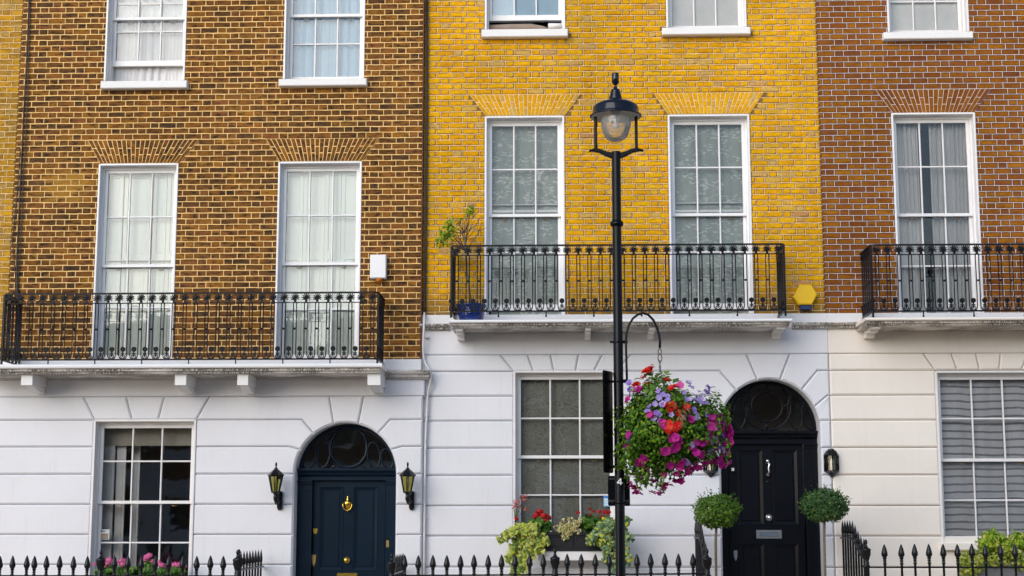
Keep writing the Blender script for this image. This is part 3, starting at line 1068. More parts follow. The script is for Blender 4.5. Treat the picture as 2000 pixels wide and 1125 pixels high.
# plain frieze under the balcony, string course and blocking course beside it
MB().cbox(XsA0, PX(829, 760, SA), SA, SA + .30, z774 + .001, PZ(780, 739, SA), .012).build('frieze', M['white_stucco'], hA)
zc = PZ(790, 722, SA - .12)
band('string_course', 'stained_white', hA, [(.12, 0), (.135, .02), (.12, .045), (.075, .055), (.07, .085), (.03, .1), (.02, .115)], PX(747, 730, SA), PX(838, 730, SA - .12), SA, zc)
MB().cbox(XsA0, PX(822.5, 710, SA), SA + .001, SA + .30, PZ(780, 739, SA) + .001, zbA, .006).build('blocking_course', M['white_stucco_clean'], hA)
bal_slab(hA, 'white_stucco_clean', 'stained_white', -70, 746, 710.5, 718.5, 728, -.82, SA - .002,
         [(42, 64, 727, 752, 768), (342, 364, 727, 752, 768), (464, 485, 727, 752, 768), (718, 743, 727, 752, 767)], True)


def arch_reveal(house, cx, cz, R, yf, mat, dep):
    a = MB()
    n = 24
    pin = [(cx + (R - .003) * cos(pi * k / n), cz + (R - .003) * sin(pi * k / n)) for k in range(n + 1)]
    pin = [(cx + R - .003, -.3)] + pin + [(cx - R + .003, -.3)]
    out = [(cx + (R + .06) * cos(pi * k / n), cz + (R + .06) * sin(pi * k / n)) for k in range(n + 1)]
    out = [(cx + R + .06, -.3)] + out + [(cx - R - .06, -.3)]
    m = len(pin)
    v = [(x, yf + .022, z) for x, z in pin] + [(x, yf + dep, z) for x, z in pin] + [(x, yf + .104, z) for x, z in out] + [(x, yf + dep, z) for x, z in out]
    f = []
    for i in range(m - 1):
        f += [(i, i + 1, m + i + 1, m + i), (m + i, m + i + 1, 3 * m + i + 1, 3 * m + i), (2 * m + i, 3 * m + i, 3 * m + i + 1, 2 * m + i + 1), (i, 2 * m + i, 2 * m + i + 1, i + 1)]
    a.add(v, f)
    return a.build('arch_reveal', M[mat], house)


def ring(c, rx, rz, y, tilt=0.0, n=28):
    out = []
    for k in range(n):
        t = 2 * pi * k / n
        x, z = rx * cos(t), rz * sin(t)
        out.append((c[0] + x * cos(tilt) - z * sin(tilt), y, c[1] + x * sin(tilt) + z * cos(tilt)))
    return out


def front_door(house, mat, fit, cx, cz, R, yw, px, leaf, cornice, panels, rings, arcs):
    """doorcase, fanlight and panelled leaf set back in the arch; pixel rows at the door plane"""
    yd = yw + .26                                          # doorcase plane
    dm = M[mat]
    zc0, zc1 = PZ(px, cornice[1], yd), PZ(px, cornice[0], yd)
    x0, x1 = cx - R + .004, cx + R - .004
    # fanlight: dark hall, pane, iron tracery
    n = 28
    semi = [(cx + (R - .006) * cos(pi * k / n), cz + (R - .006) * sin(pi * k / n)) for k in range(n + 1)]
    inner = [(cx + (R - .05) * cos(pi * k / n), cz + (R - .05) * sin(pi * k / n)) for k in range(n + 1)]
    base = zc1
    ring_mb = MB()
    v = []; m = n + 1
    lo = lambda p: (p[0], max(p[1], base))
    for pr, y in ((semi, yd), (inner, yd), (semi, yd + .06), (inner, yd + .06)):
        v += [(lo(q)[0], y, lo(q)[1]) for q in pr]
    f = []
    for i in range(n):
        f += [(i, i + 1, m + i + 1, m + i), (m + i, m + i + 1, 3 * m + i + 1, 3 * m + i), (2 * m + i, 2 * m + i + 1, i + 1, i)]
    ring_mb.add(v, [t[::-1] for t in f])
    fan = ring_mb.build('fanlight', dm, house)
    MB().prism([(cx + R - .05, base)] + [lo(p) for p in inner[1:-1]] + [(cx - R + .05, base)], yd + .035, yd + .039).build('pane', M['pane_glass'], fan)
    for (rcx, rcy, rx, rz, tl, w) in rings:
        c = P(rcx, rcy, yd + .02)
        k = 1.0 / 155.0
        MB().tube(ring((c.x, c.z), rx * k, rz * k, yd + .02, tl), w, 6, closed=True).build('tracery', dm, fan)
    for pts, w in arcs:
        MB().tube([P(x, y, yd + .02) for x, y in pts], w, 6).build('tracery', dm, fan)
    hall = MB()
    hall.box(x0 - .3, x1 + .3, yd + 1.6, yd + 1.65, -.2, cz + R + .3)
    hall.box(x0 - .35, x0 - .3, yd + .10, yd + 1.6, -.2, cz + R + .3); hall.box(x1 + .3, x1 + .35, yd + .10, yd + 1.6, -.2, cz + R + .3)
    hall.box(x0 - .3, x1 + .3, yd + .10, yd + 1.6, cz + R + .3, cz + R + .35)
    hall.build('hall', M['hall_wall'], house)
    # doorcase: cornice, frieze, pilasters with caps
    xl, xr, yt = leaf
    lx0, lx1, lz = PX(xl, yt + 100, yd), PX(xr, yt + 100, yd), PZ(px, yt, yd)
    h = zc1 - zc0
    cas = MB()
    cas.box(x0, x1, yd - .02, yd + .10, lz + .001, zc0)
    dc = cas.build('doorcase', dm, house)
    band('cornice', mat, dc, [(.10, 0), (.10, h * .25), (.085, h * .4), (.06, h * .5), (.055, h * .75), (.025, h)], x0, x1, yd, zc1)
    for a, b in ((x0, lx0 - .012), (lx1 + .012, x1)):
        p = MB()
        p.cbox(a, b, yd - .03, yd + .09, -.1, lz - .05, .006)
        p.cbox(a + .03, b - .03, yd - .036, yd - .028, .3, lz - .13, .004)
        p.build('pilaster', dm, dc)
        band('capital', mat, dc, [(.06, 0), (.06, .02), (.045, .03), (.045, .05), (.035, .06)], a, b, yd, lz)
    # leaf
    dl = MB(); zb = .12
    yl = yd + .045
    dl.box(lx0, lx1, yl + .02, yl + .055, zb, lz)
    P_ = [(PX(a, (c + d) / 2, yl), PX(b, (c + d) / 2, yl), PZ((a + b) / 2, d, yl), PZ((a + b) / 2, c, yl)) for a, b, c, d in panels]
    dl2 = pierced('door', dm, house, lx0, lx1, zb, lz, yl, yl + .022, P_)
    for (a, b, c, d) in P_:
        o = MB()
        w = .035
        o.prism([(a, c), (b, c), (b, d), (a, d)], yl + .019, yl + .03)
        for q in (((a, c), (b, c), (b - w, c + w), (a + w, c + w)), ((b, c), (b, d), (b - w, d - w), (b - w, c + w)),
                  ((b, d), (a, d), (a + w, d - w), (b - w, d - w)), ((a, d), (a, c), (a + w, c + w), (a + w, d - w))):
            vv = [(q[0][0], yl - .008, q[0][1]), (q[1][0], yl - .008, q[1][1]), (q[2][0], yl + .014, q[2][1]), (q[3][0], yl + .014, q[3][1])]
            o.add(vv + [(p[0], yl + .02, p[2]) for p in vv], [(0, 1, 2, 3), (0, 4, 5, 1), (1, 5, 6, 2), (2, 6, 7, 3), (3, 7, 4, 0)])
        w2 = w + .015
        o.cbox(a + w2, b - w2, yl + .012, yl + .02, c + w2, d - w2, .006)
        o.build('panel', dm, dl2)
    dl.build('leaf_core', dm, dl2)
    return dl2, yl


arch_reveal(hA, xdA, zdA, RA, SA, 'white_stucco', .42)
DA, ylA = front_door(hA, 'navy_door', 'brass', xdA, zdA, RA, SA, 678, (611, 751, 938), (915, 931),
                     [(624, 670, 951, 1114), (690, 737, 951, 1114), (624, 670, 1145, 1225), (690, 737, 1145, 1225)],
                     [(681, 874, 36.5, 39, 0, .016), (632, 889, 12.5, 25, -.12, .011), (604, 896, 12.0, 21, -.30, .011), (730, 889, 12.5, 25, .12, .011), (756, 896, 11.0, 20, .30, .011)],
                     [([(640, 862), (648, 850), (662, 840)], .010), ([(722, 862), (714, 850), (700, 840)], .010), ([(655, 905), (652, 912), (646, 915)], .010), ([(707, 905), (710, 912), (716, 915)], .010)])


def at(px, py, y):
    p = P(px, py, y); return p.x, p.z


def knob(parent, px, py, y, r, mat, name='knob'):
    x, z = at(px, py, y)
    prof = [(r, 0), (r * 1.02, .01), (r * .95, .014), (r * .55, .018), (r * .5, .03), (r * .8, .04), (r * .82, .05), (r * .5, .062), (.0001, .066)]
    mb = MB(); n = 18; v = []; f = []
    for q, (rr, d) in enumerate(prof):
        for k in range(n):
            a = 2 * pi * k / n
            v.append((x + rr * cos(a), y - d, z + rr * sin(a)))
    for q in range(len(prof) - 1):
        for k in range(n):
            j = (k + 1) % n
            f.append((q * n + k, q * n + j, (q + 1) * n + j, (q + 1) * n + k))
    return mb.add(v, f, True).build(name, M[mat], parent)


def plate(parent, name, px0, px1, py0, py1, y, th, mat, shield=False):
    x0, x1 = PX(px0, (py0 + py1) / 2, y), PX(px1, (py0 + py1) / 2, y)
    z0, z1 = PZ(px0, py1, y), PZ(px0, py0, y)
    xm = (x0 + x1) / 2; w = (x1 - x0) / 2
    if shield: poly = [(xm, z0), (x1 - w * .2, z0 + (z1 - z0) * .3), (x1, z0 + (z1 - z0) * .6), (x1, z1), (x0, z1), (x0, z0 + (z1 - z0) * .6), (x0 + w * .2, z0 + (z1 - z0) * .3)]
    else: poly = [(x0, z0), (x1, z0), (x1, z1), (x0, z1)]
    return MB().prism(poly, y - th, y - .0005, min(.003, th * .5)).build(name, M[mat], parent)


knob(DA, 677, 1094, ylA, .042, 'brass')
plate(DA, 'letter_plate', 658, 698, 1119, 1136, ylA, .010, 'brass')
plate(DA, 'escutcheon', 611.5, 620.5, 1032, 1044, ylA, .012, 'brass', True)
plate(DA, 'lock_plate', 609, 617, 1083, 1107, ylA, .008, 'dull_brass', True)
plate(DA, 'bell_push', 754, 760, 1055, 1069, ylA - .074, .008, 'dull_brass')
knob(DA, 679, 1030, ylA, .009, 'chrome', 'spyhole')
# urn shaped knocker
x, z = at(679.5, 986, ylA)
kn = MB().lathe([(.001, -.09), (.012, -.075), (.006, -.065), (.02, -.055), (.035, -.03), (.044, .01), (.048, .035), (.03, .045), (.012, .055), (.016, .07), (.008, .085), (.012, .095), (.001, .11)], x, ylA - .03, 12)
kn.v = [(a, ylA - .03 + (b - (ylA - .03)) * .6, c + z) for a, b, c in kn.v]
kn.tube([(x - .052, ylA - .05, z + .03), (x - .058, ylA - .055, z - .01), (x - .04, ylA - .06, z - .055), (x, ylA - .062, z - .075), (x + .04, ylA - .06, z - .055), (x + .058, ylA - .055, z - .01), (x + .052, ylA - .05, z + .03)], .008, 6)
kn.build('knocker', M['brass'], DA)

# ---------------------------------------------------------------- far left neighbour (D)
hD = thing('terraced_house', (PX(0, 900, YA), YA, 0), 'narrow strip of sooty yellow brick house at the far left edge', 'house', 'terraced houses in a row')
xD0 = PX(-75, 200, YA)
wallD = pierced('brick_wall', M['shade_mortar'], hD, xD0, xA0 - .001, zbA, ztop + 1.2, YA + .013, YA + .29, [])
lay_bricks(wallD, M['far_yellow_brick'], M['pale_mortar'], xD0, xA0 - .001, zbA, ztop, [], [], YA, 'worn', .012, .003, .012)

# ---------------------------------------------------------------- yellow brick house (B)
SB = YB - 0.03
hB = thing('terraced_house', (PX(1220, 900, YB), YB, 0), 'bright yellow brick house with white stucco ground floor and black arched door', 'house', 'terraced houses in a row')
zbB = PZ(1200, 613.5, SB)
xB0, xB1 = xA1 + .004, PX(1602.5, 300, YB)
wB1 = sash_window(hB, YB, 947.5, 1103.5, 50, -185, 56.5, -60, [-120], [-16], sill=(940.5, 1109.5, 56.5, 71.5), raised=40, room='room_wall')
wB2 = sash_window(hB, YB, 1302, 1458, 50, -190, 53, -65, [-125], [-20], sill=(1293.5, 1466.5, 53, 67), room='room_wall')
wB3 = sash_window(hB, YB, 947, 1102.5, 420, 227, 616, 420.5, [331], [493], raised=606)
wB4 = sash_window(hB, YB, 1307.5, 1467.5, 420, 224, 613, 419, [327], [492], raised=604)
LB = [PZ(1300, y, SB) for y in (691.5, 724.5, 772.8, 821.4, 874.6, 928, 987.8, 1047, 1108, 1170, 1235)]
wB5 = sash_window(hB, SB, 1003.5, 1205, 900, 724.5, 1085, 892.5, [817], [967], room='room_wall', paint='sash_paint')
arB = []
for (b0, b1, t0, t1, yb_, yt_) in ((949, 1104, 917, 1135, 225.5, 184), (1305, 1465, 1276, 1493, 222.5, 180.5)):
    arB.append((PX(b0, yb_, YB), PX(b1, yb_, YB), PX(t0, yt_, YB), PX(t1, yt_, YB), PZ((b0 + b1) / 2, yb_, YB), PZ((b0 + b1) / 2, yt_, YB)))
holesB = [wB1, wB2, wB3, wB4]
wallB = pierced('brick_wall', M['shade_mortar'], hB, xB0, xB1, zbB, ztop + 1.2, YB + .013, YB + .29, holesB)
sills = [(PX(940, 60, YB), PX(1110, 60, YB), PZ(1025, 71.5, YB), PZ(1025, 56, YB)), (PX(1293, 60, YB), PX(1466.5, 60, YB), PZ(1380, 67, YB), PZ(1380, 52.5, YB))]
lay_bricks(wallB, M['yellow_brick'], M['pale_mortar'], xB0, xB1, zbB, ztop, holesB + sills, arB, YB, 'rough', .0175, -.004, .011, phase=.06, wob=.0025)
for a in arB: flat_arch(hB, M['yellow_brick'], M['pale_mortar'], *a, YB, .014)
xdB, zdB = PX(1504, 837, SB), PZ(1504, 837, SB)
RB = (PX(1602, 837, SB) - PX(1406, 837, SB)) / 2
q = RB / 98.0
archB = (xdB, zdB, RB, 43 * q, 22 * q, 96 * q, 0, 63 * q, zdB + 75 * q, 115 * q, 88 * q, zdB + 43 * q)
XsB0, XsB1 = XsA1 - .06, PX(1622, 800, SB)
jsB = [(PX(t, 692, SB), PX(b, 724, SB)) for t, b in ((977, 1003.5), (1030, 1042), (1075, 1082), (1130, 1124), (1177, 1160), (1233, 1205))]
jsB[0] = (jsB[0][0], wB5[0]); jsB[-1] = (jsB[-1][0], wB5[1])
rusticate(hB, SB, 'white_stucco', LB, XsB0, XsB1, [(wB5[0], wB5[1], LB[1], wB5[2], jsB)], archB)
pierced('stucco_wall', M['white_stucco'], hB, XsB0, XsB1, -0.4, LB[0], SB + .06, SB + .30, [wB5, (xdB - RB, xdB + RB, -1.0, zdB + RB)])
zfr = PZ(1300, 642, SB)
MB().cbox(XsB0, XsB1, SB, SB + .30, LB[0] + .001, zfr, .012).build('frieze', M['white_stucco'], hB)
zc = PZ(1580, 629, SB - .1)
prof = [(.09, 0), (.105, .015), (.09, .035), (.055, .042), (.05, .065), (.02, .078)]
band('string_course', 'stained_white', hB, prof, XsB0, PX(878, 632, SB), SB, PZ(850, 632, SB - .1))
band('string_course', 'stained_white', hB, prof, PX(1546, 632, SB), XsB1, SB, zc)
MB().cbox(XsB0, XsB1, SB + .001, SB + .30, zfr + .001, zbB, .006).build('blocking_course', M['white_stucco_clean'], hB)
bal_slab(hB, 'white_stucco_clean', 'stained_white', 876.5, 1548, 623, 629, 636.5, -.72, SB - .002,
         [(889, 903, 638, 650, 664), (1143, 1154, 638, 650, 663), (1268, 1280, 638, 650, 661), (1517, 1535, 637, 650, 660)], False)
arch_reveal(hB, xdB, zdB, RB, SB, 'white_stucco', .42)
DB, ylB = front_door(hB, 'black_door', 'chrome', xdB, zdB, RB, SB, 1500, (1424, 1571, 867), (842, 858),
                     [(1440, 1490, 879, 1025), (1508, 1558, 879, 1025), (1445, 1493, 1062, 1160), (1512, 1560, 1062, 1160)],
                     [(1498, 794, 47, 47, 0, .011), (1498, 794, 30, 30, 0, .011), (1553, 806, 14, 33, .10, .009), (1581, 815, 14.5, 26, .25, .009), (1444, 806, 14, 33, -.10, .009), (1416, 815, 13, 26, -.25, .009)],
                     [([(1498, 747), (1498, 764)], .012), ([(1498, 824), (1498, 841)], .012), ([(1451, 792), (1468, 792)], .010), ([(1528, 792), (1545, 792)], .010), ([(1540, 766), (1550, 770), (1556, 762)], .009), ([(1456, 766), (1446, 770), (1440, 762)], .009)])
knob(DB, 1502, 1011, ylB, .042, 'chrome')
lp = plate(DB, 'letter_plate', 1477, 1527, 1035, 1052, ylB, .008, 'steel_plate')
plate(DB, 'letter_flap', 1484, 1520, 1039, 1048, ylB - .008, .006, 'chrome')
plate(DB, 'lock_plate', 1433, 1440.5, 1075, 1096, ylB, .008, 'steel_plate', True)
plate(DB, 'bell_push', 1428.5, 1434, 914, 920, ylB - .0745, .008, 'white_plate')
knob(DB, 1498, 941, ylB, .011, 'steel_plate', 'spyhole')
x, z = at(1499, 914, ylB)
kn = MB()
kn.cbox(x - .022, x + .022, ylB - .03, ylB, z + .05, z + .105, .006)
kn.cbox(x - .018, x + .018, ylB - .03, ylB, z - .105, z - .06, .006)
kn.tube([(x + .012, ylB - .04, z + .08), (x + .018, ylB - .05, z + .04), (x + .004, ylB - .055, z), (x + .012, ylB - .055, z - .04), (x, ylB - .045, z - .085)], [.012, .014, .011, .014, .016], 8)
kn.sphere((x, ylB - .03, z + .085), .028, 10, 8); kn.sphere((x, ylB - .03, z - .085), .026, 10, 8)
kn.build('knocker', M['chrome'], DB)

# ---------------------------------------------------------------- red brick house (C)
hC = thing('terraced_house', (PX(1830, 900, YB), YB, 0), 'red brick house with crisp white pointing and cream stucco ground floor', 'house', 'terraced houses in a row')
xC0, xC1 = xB1 + .002, PX(2080, 300, YB)
wC1 = sash_window(hC, YB, 1734, 1892, 45, -178, 62, -52, [-110], [3], sill=(1726.5, 1901.5, 62, 75.5), paint='sash_paint', room='room_wall')
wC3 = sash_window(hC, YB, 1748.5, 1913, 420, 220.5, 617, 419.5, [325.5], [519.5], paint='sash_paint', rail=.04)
wC5 = sash_window(hC, SB, 1834, 2046, 900, 724.5, 1060, 898.5, [817.5], [977], sill=None, paint='sash_paint', room='room_wall')
arC = [(PX(1744, 220, YB), PX(1903, 220, YB), PX(1710, 174, YB), PX(1936, 174, YB), PZ(1823, 220, YB), PZ(1823, 174, YB))]
wallC = pierced('brick_wall', M['brown_bed'], hC, xC0, xC1, zbB, ztop + 1.2, YB + .010, YB + .29, [wC1, wC3])
sills = [(PX(1727, 70, YB), PX(1901, 70, YB), PZ(1815, 75.5, YB), PZ(1815, 62, YB))]
lay_bricks(wallC, M['red_brick'], M['white_pointing'], xC0, xC1, zbB, ztop, [wC1, wC3] + sills, arC, YB + .002, 'neat', .010, .003, .0052, phase=.11, wob=.0006)
flat_arch(hC, M['red_brick'], M['white_pointing'], *arC[0], YB + .001, .007, 22)
XsC0, XsC1 = XsB1 + .001, PX(2120, 800, SB)
jsC = [(PX(t, 692, SB), PX(b, 724, SB)) for t, b in ((1803, 1832), (1858, 1870), (1906, 1914), (1955, 1952), (2010, 1995), (2075, 2046))]
jsC[0] = (jsC[0][0], wC5[0]); jsC[-1] = (jsC[-1][0], wC5[1])
rusticate(hC, SB, 'cream_stucco', LB, XsC0, XsC1, [(wC5[0], wC5[1], LB[1], wC5[2] - .02, jsC)], None)
pierced('stucco_wall', M['cream_stucco'], hC, XsC0, XsC1, -0.4, LB[0], SB + .06, SB + .30, [wC5])
MB().cbox(XsC0, XsC1, SB, SB + .30, LB[0] + .001, zfr, .012).build('frieze', M['cream_stucco'], hC)
band('string_course', 'stained_cream', hC, prof, XsC0, PX(1690, 632, SB), SB, zc)
MB().cbox(XsC0, XsC1, SB + .001, SB + .30, zfr + .001, zbB, .006).build('blocking_course', M['white_stucco_clean'], hC)
bal_slab(hC, 'cream_stucco', 'stained_cream', 1690, 2110, 619, 625, 633, -.72, SB - .002,
         [(1703, 1720, 634, 648, 660), (2060, 2078, 634, 648, 660)], False)
MB().cbox(wC5[0] - .03, wC5[1] + .03, SB - .07, SB + .29, PZ(1900, 1075, SB - .07), wC5[2] - .001, .01).build('sill', M['cream_stucco'], hC)
# steps up to both doors
for h_, cx, w in ((hA, xdA, .85), (hB, xdB, .80)):
    top = .12 if h_ is hA else .14
    g = gz(cx)
    for k in range(2):
        zt = top - k * (top - g) * .5
        MB().cbox(cx - w, cx + w, -1.55 - k * .16 + .28, YB + .25 - .002 * k, -.3, zt - .002, .01).build('doorstep', M['step_stone'], h_)

# ================================================================ behind the glass
yC = .20
def behind(w, yw, d=.235): return w[0] + .03, w[1] - .03, w[2] + .01, w[3] - .03, yw + d

a, b, c, d, y = behind(wA1, YA, .275)
curtain('net_curtain', 'sheer_white', a - .1, b + .1, c - .1, d, y, 'white net curtain showing below the raised sash of the leftmost top window', 'curtain', 'net curtains of the brown house', 11, seed=3)
a, b, c, d, y = behind(wA2, YA, .27)
curtain('net_curtain', 'sheer_sky_tint', a - .1, b + .1, c - .1, d, y, 'net curtain tinted with the reflected sky in the closed top window of the brown house', 'curtain', 'net curtains of the brown house', 10, seed=5)


def shutters(w, yw, label, gaps, seed):
    """folding panelled window shutters; gaps: leaf edges as fractions of the width"""
    rg = random.Random(seed)
    x0, x1, z0, z1 = w[0] + .03, w[1] - .03, w[2] + .01, w[3] - .03
    y = yw + .245
    t = thing('window_shutters', ((x0 + x1) / 2, y, z0), label, 'shutters', 'folding inner shutters of the brown house')
    wd = x1 - x0
    for (a, b) in gaps:
        lx0, lx1 = x0 + wd * a, x0 + wd * b
        yy = y + rg.uniform(-.01, .02)
        h = z1 - z0
        holes = [(lx0 + .05, lx1 - .05, z0 + h * p, z0 + h * q) for p, q in ((.04, .26), (.30, .52), (.56, .96))]
        lf = pierced('leaf', M['shutter_paint'], t, lx0, lx1, z0, z1, yy, yy + .025, holes)
        for (p, q, r, s) in holes:
            MB().cbox(p + .001, q - .001, yy + .010, yy + .022, r + .001, s - .001, .006).build('panel', M['shutter_paint'], lf)
    return t


shutters(wA3, YA, 'pale green shutters with a dark gap, in the left first floor window', ((0, .235), (.245, .60), (.645, .82), (.83, 1)), 1)
shutters(wA4, YA, 'pale green shutters closed to a thin line, beside the white alarm box', ((0, .25), (.255, .525), (.532, .74), (.745, 1)), 2)
# ground floor room of the brown house: blind, left shutter boards
a, b, c, d = wA5
tag(MB().box(a + .02, b - .02, SA + .34, SA + .345, PZ(280, 868, SA), d - .02).build('roller_blind', M['cream_blind']), 'short cream roller blind pulled a little way down over pink geraniums', 'blind')
o = thing('window_shutters', (a + .1, SA + .45, c), 'white folded shutter boards at the left side of the ground floor window', 'shutters')
for k, (u0, u1, yy) in enumerate(((.03, .13, .36), (.14, .23, .42), (.25, .33, .62))):
    x0_, x1_ = a + (b - a) * u0, a + (b - a) * u1
    lf = MB().box(x0_, x1_, SA + yy, SA + yy + .03, c + .02, d - .03).build('leaf', M['cream_paint'], o)
    MB().cbox(x0_ + .03, x1_ - .03, SA + yy - .007, SA + yy - .001, c + .1, d - .5, .004).build('panel', M['cream_paint'], lf)

for w, lab, sd_ in ((wB3, 'lace leaf-pattern net curtain in the window behind the blue pot', 2), (wB4, 'lace leaf-pattern net curtain in the window right of the street lamp', 7)):
    a, b, c, d, y = behind(w, YB, .25)
    curtain('lace_curtain', 'lace', a + (.04 if w is wB3 else -.05), b + .05, c - .05, d, y, lab, 'curtain', 'lace curtains of the yellow house', 5, .009, seed=sd_)
for w, lab in ((wB1, 'plain white blind in the top window with a raised sash'), (wB2, 'plain white blind in the closed top window of the yellow house')):
    a, b, c, d, y = behind(w, YB, .235)
    lo = c + (.16 if w is wB1 else -.02)
    tag(MB().box(a, b, y, y + .004, lo, d).build('window_blind', M['sheer_sky_tint' if w is wB1 else 'white_blind']), lab, 'blind', 'blinds in the top windows')  # raised-sash blind takes the tinted cloth, sky reflection put into its colour
a, b, c, d, y = behind(wC1, YB, .232)
tag(MB().box(a, b, y, y + .004, c - .02, d).build('window_blind', M['white_blind']), 'white blind in the top window of the red brick house', 'blind', 'blinds in the top windows')
# rolled things lying on the sill of the open top window
z = wB1[2] + .062
rl = MB()
xa, xb = PX(955, 48, .1), PX(1073, 48, .1)
rl.tube([(xa, .20, z), (xa + .25, .205, z + .01), (xa + .55, .20, z + .012), (xb - .1, .19, z - .004), (xb, .19, z - .01)], [.062, .064, .062, .045, .02], 10)
tag(rl.build('rolled_blanket', M['fabric_brown']), 'brown rolled blanket lying on the sill under the raised sash', 'blanket')
rl = MB()
xa, xb = PX(1071, 47, .1), PX(1097, 47, .1)
rl.tube([(xa, .13, z + .012), (xb, .135, z + .012)], .042, 14); rl.tube([(xa - .003, .13, z + .012), (xa + .02, .13, z + .012)], .032, 12)
tag(rl.build('paper_roll', M['paper_roll_white']), 'short white roll on the sill at the right end of the brown blanket', 'roll')

a, b, c, d, y = behind(wB5, SB, .25)
curtain('patterned_curtain', 'swirl_blind', a - .05, b + .05, c - .05, d, y, 'dull grey swirl-patterned curtain in the window above the flower box', 'curtain', None, 3, .008, seed=4)
a, b, c, d, y = behind(wC5, SB, .27)
curtain('striped_curtain', 'striped_voile', a - .05, b + .05, c - .05, d, y, 'grey voile curtain with dark horizontal stripes in the cream wall', 'curtain', None, 4, .02, seed=6)
a, b, c, d, y = behind(wC3, YB, .28)
w_ = b - a
curtain('drawn_curtain', 'grey_curtain', a - .05, a + w_ * .36, c - .05, d - .05, y, 'grey gathered curtain left of the dark gap in the red house window', 'curtain', 'grey curtains of the red house', 7, .03, drift=.06, seed=8)
curtain('drawn_curtain', 'grey_curtain', a + w_ * .50, b + .05, c - .05, d - .05, y, 'grey gathered curtain right of the dark gap in the red house window', 'curtain', 'grey curtains of the red house', 10, .03, drift=-.05, seed=9)

# lower rails of the secondary glazing inside three first floor windows
for h_, w, yw, py in ((hA, wA3, YA, 505.5), (hB, wB3, YB, 401.5), (hB, wB4, YB, 400.5)):
    z = PZ(1000, py, yw + .23)
    MB().box(w[0] + .05, w[1] - .05, yw + .220, yw + .232, z - .010, z + .002).build('secondary_glazing_rail', M['worn_iron'], h_)
    MB().box(w[0] + .05, w[1] - .05, yw + .220, yw + .232, z + .003, z + .012).build('secondary_glazing_rail', M['sash_paint'], h_)

# window stickers
def sticker(name, px0, px1, py0, py1, y, base, bits, label):
    x0, x1 = PX(px0, py0, y), PX(px1, py0, y); z0, z1 = PZ(px0, py1, y), PZ(px0, py0, y)
    t = MB().box(x0, x1, y - .001, y, z0, z1).build(name, M[base])
    tag(t, label, 'sticker')
    for (u0, u1, v0, v1, m) in bits:
        MB().box(x0 + (x1 - x0) * u0, x0 + (x1 - x0) * u1, y - .0022, y - .0012, z0 + (z1 - z0) * v0, z0 + (z1 - z0) * v1).build('print', M[m], t)


sticker('window_sticker', 196, 214, 1034, 1054, SA + .176, 'sticker_white', [(.08, .22, .74, .92, 'sticker_dark'), (.24, .55, .79, .88, 'sticker_dark'), (.58, .92, .80, .87, 'sticker_sky'), (.08, .9, .14, .62, 'sticker_tan'), (.08, .9, .06, .12, 'sticker_dark')],
        'small white and tan sticker in the corner of the ground floor window')
sticker('window_sticker', 1179, 1194, 968, 989, SB + .176, 'sticker_sky', [(.05, .95, .78, .97, 'sticker_blue'), (.1, .7, .55, .68, 'sticker_white'), (.1, .8, .35, .45, 'sticker_white'), (.1, .6, .14, .24, 'sticker_white')],
        'small pale blue sticker in the window behind the lamp post')

# ================================================================ balcony railings
SP = .1365
H = .82
TH = .011


def baluster_meshes():
    b = MB()
    for s in (-1, 1):
        b.tube([(s * .0195, 0, H - .115), (s * .0195, 0, .07), (s * .0235, 0, .035), (s * .036, 0, .014), (s * .052, 0, .008)], .0066, 6)
    b.sphere((0, 0, .375), .0145, 8, 6)
    b.box(-.024, .024, -.006, .006, H - .128, H - .116)
    p = MB()
    n = 9
    poly = []
    for k in range(n):
        t0 = -pi * .23 + (pi * 1.46) * (k + .5) / n
        dt = pi * 1.46 / n
        r = .058
        poly += [(.021 * cos(t0 - dt * .5), .021 * sin(t0 - dt * .5)), (r * .80 * cos(t0 - dt * .27), r * .80 * sin(t0 - dt * .27)), (r * cos(t0), r * sin(t0)), (r * .80 * cos(t0 + dt * .27), r * .80 * sin(t0 + dt * .27))]
    poly += [(-.018, -.028), (-.010, -.060), (.010, -.060), (.018, -.028)]
    p.prism([(x, z + H - .062) for x, z in poly], -.009, .009, .0)
    p.sphere((0, -.006, H - .062), .016, 8, 6)
    for k in range(0, n, 2):
        t0 = -pi * .23 + (pi * 1.46) * (k + .5) / n
        p.tube([(.012 * cos(t0), -.010, H - .062 + .012 * sin(t0)), (.044 * cos(t0), -.012, H - .062 + .044 * sin(t0))], .0045, 4)
    r = MB()
    c = (0, .128)
    ring_ = [(c[0] + .031 * cos(2 * pi * k / 14), c[1] + .031 * sin(2 * pi * k / 14)) for k in range(14)]
    r.prism(ring_, -.010, .010, .004)
    r.tube([(.018 * cos(2 * pi * k / 10), -.011, .128 + .018 * sin(2 * pi * k / 10)) for k in range(10)], .004, 5, closed=True)
    r.box(-.007, .007, -.007, .007, .03, .1)
    r.box(-.022, .022, -.007, .007, .066, .080)
    for s in (-1, 1):
        r.tube([(s * .004, 0, .058), (s * .022, 0, .050), (s * .028, 0, .034), (s * .018, 0, .022), (s * .010, 0, .030)], .0065, 5)
    r.box(-.026, .026, -.006, .006, .008, .018)
    return b.mesh('baluster', M['black_iron']), p.mesh('palmette', M['black_iron']), r.mesh('roundel', M['black_iron'])


BME = baluster_meshes()


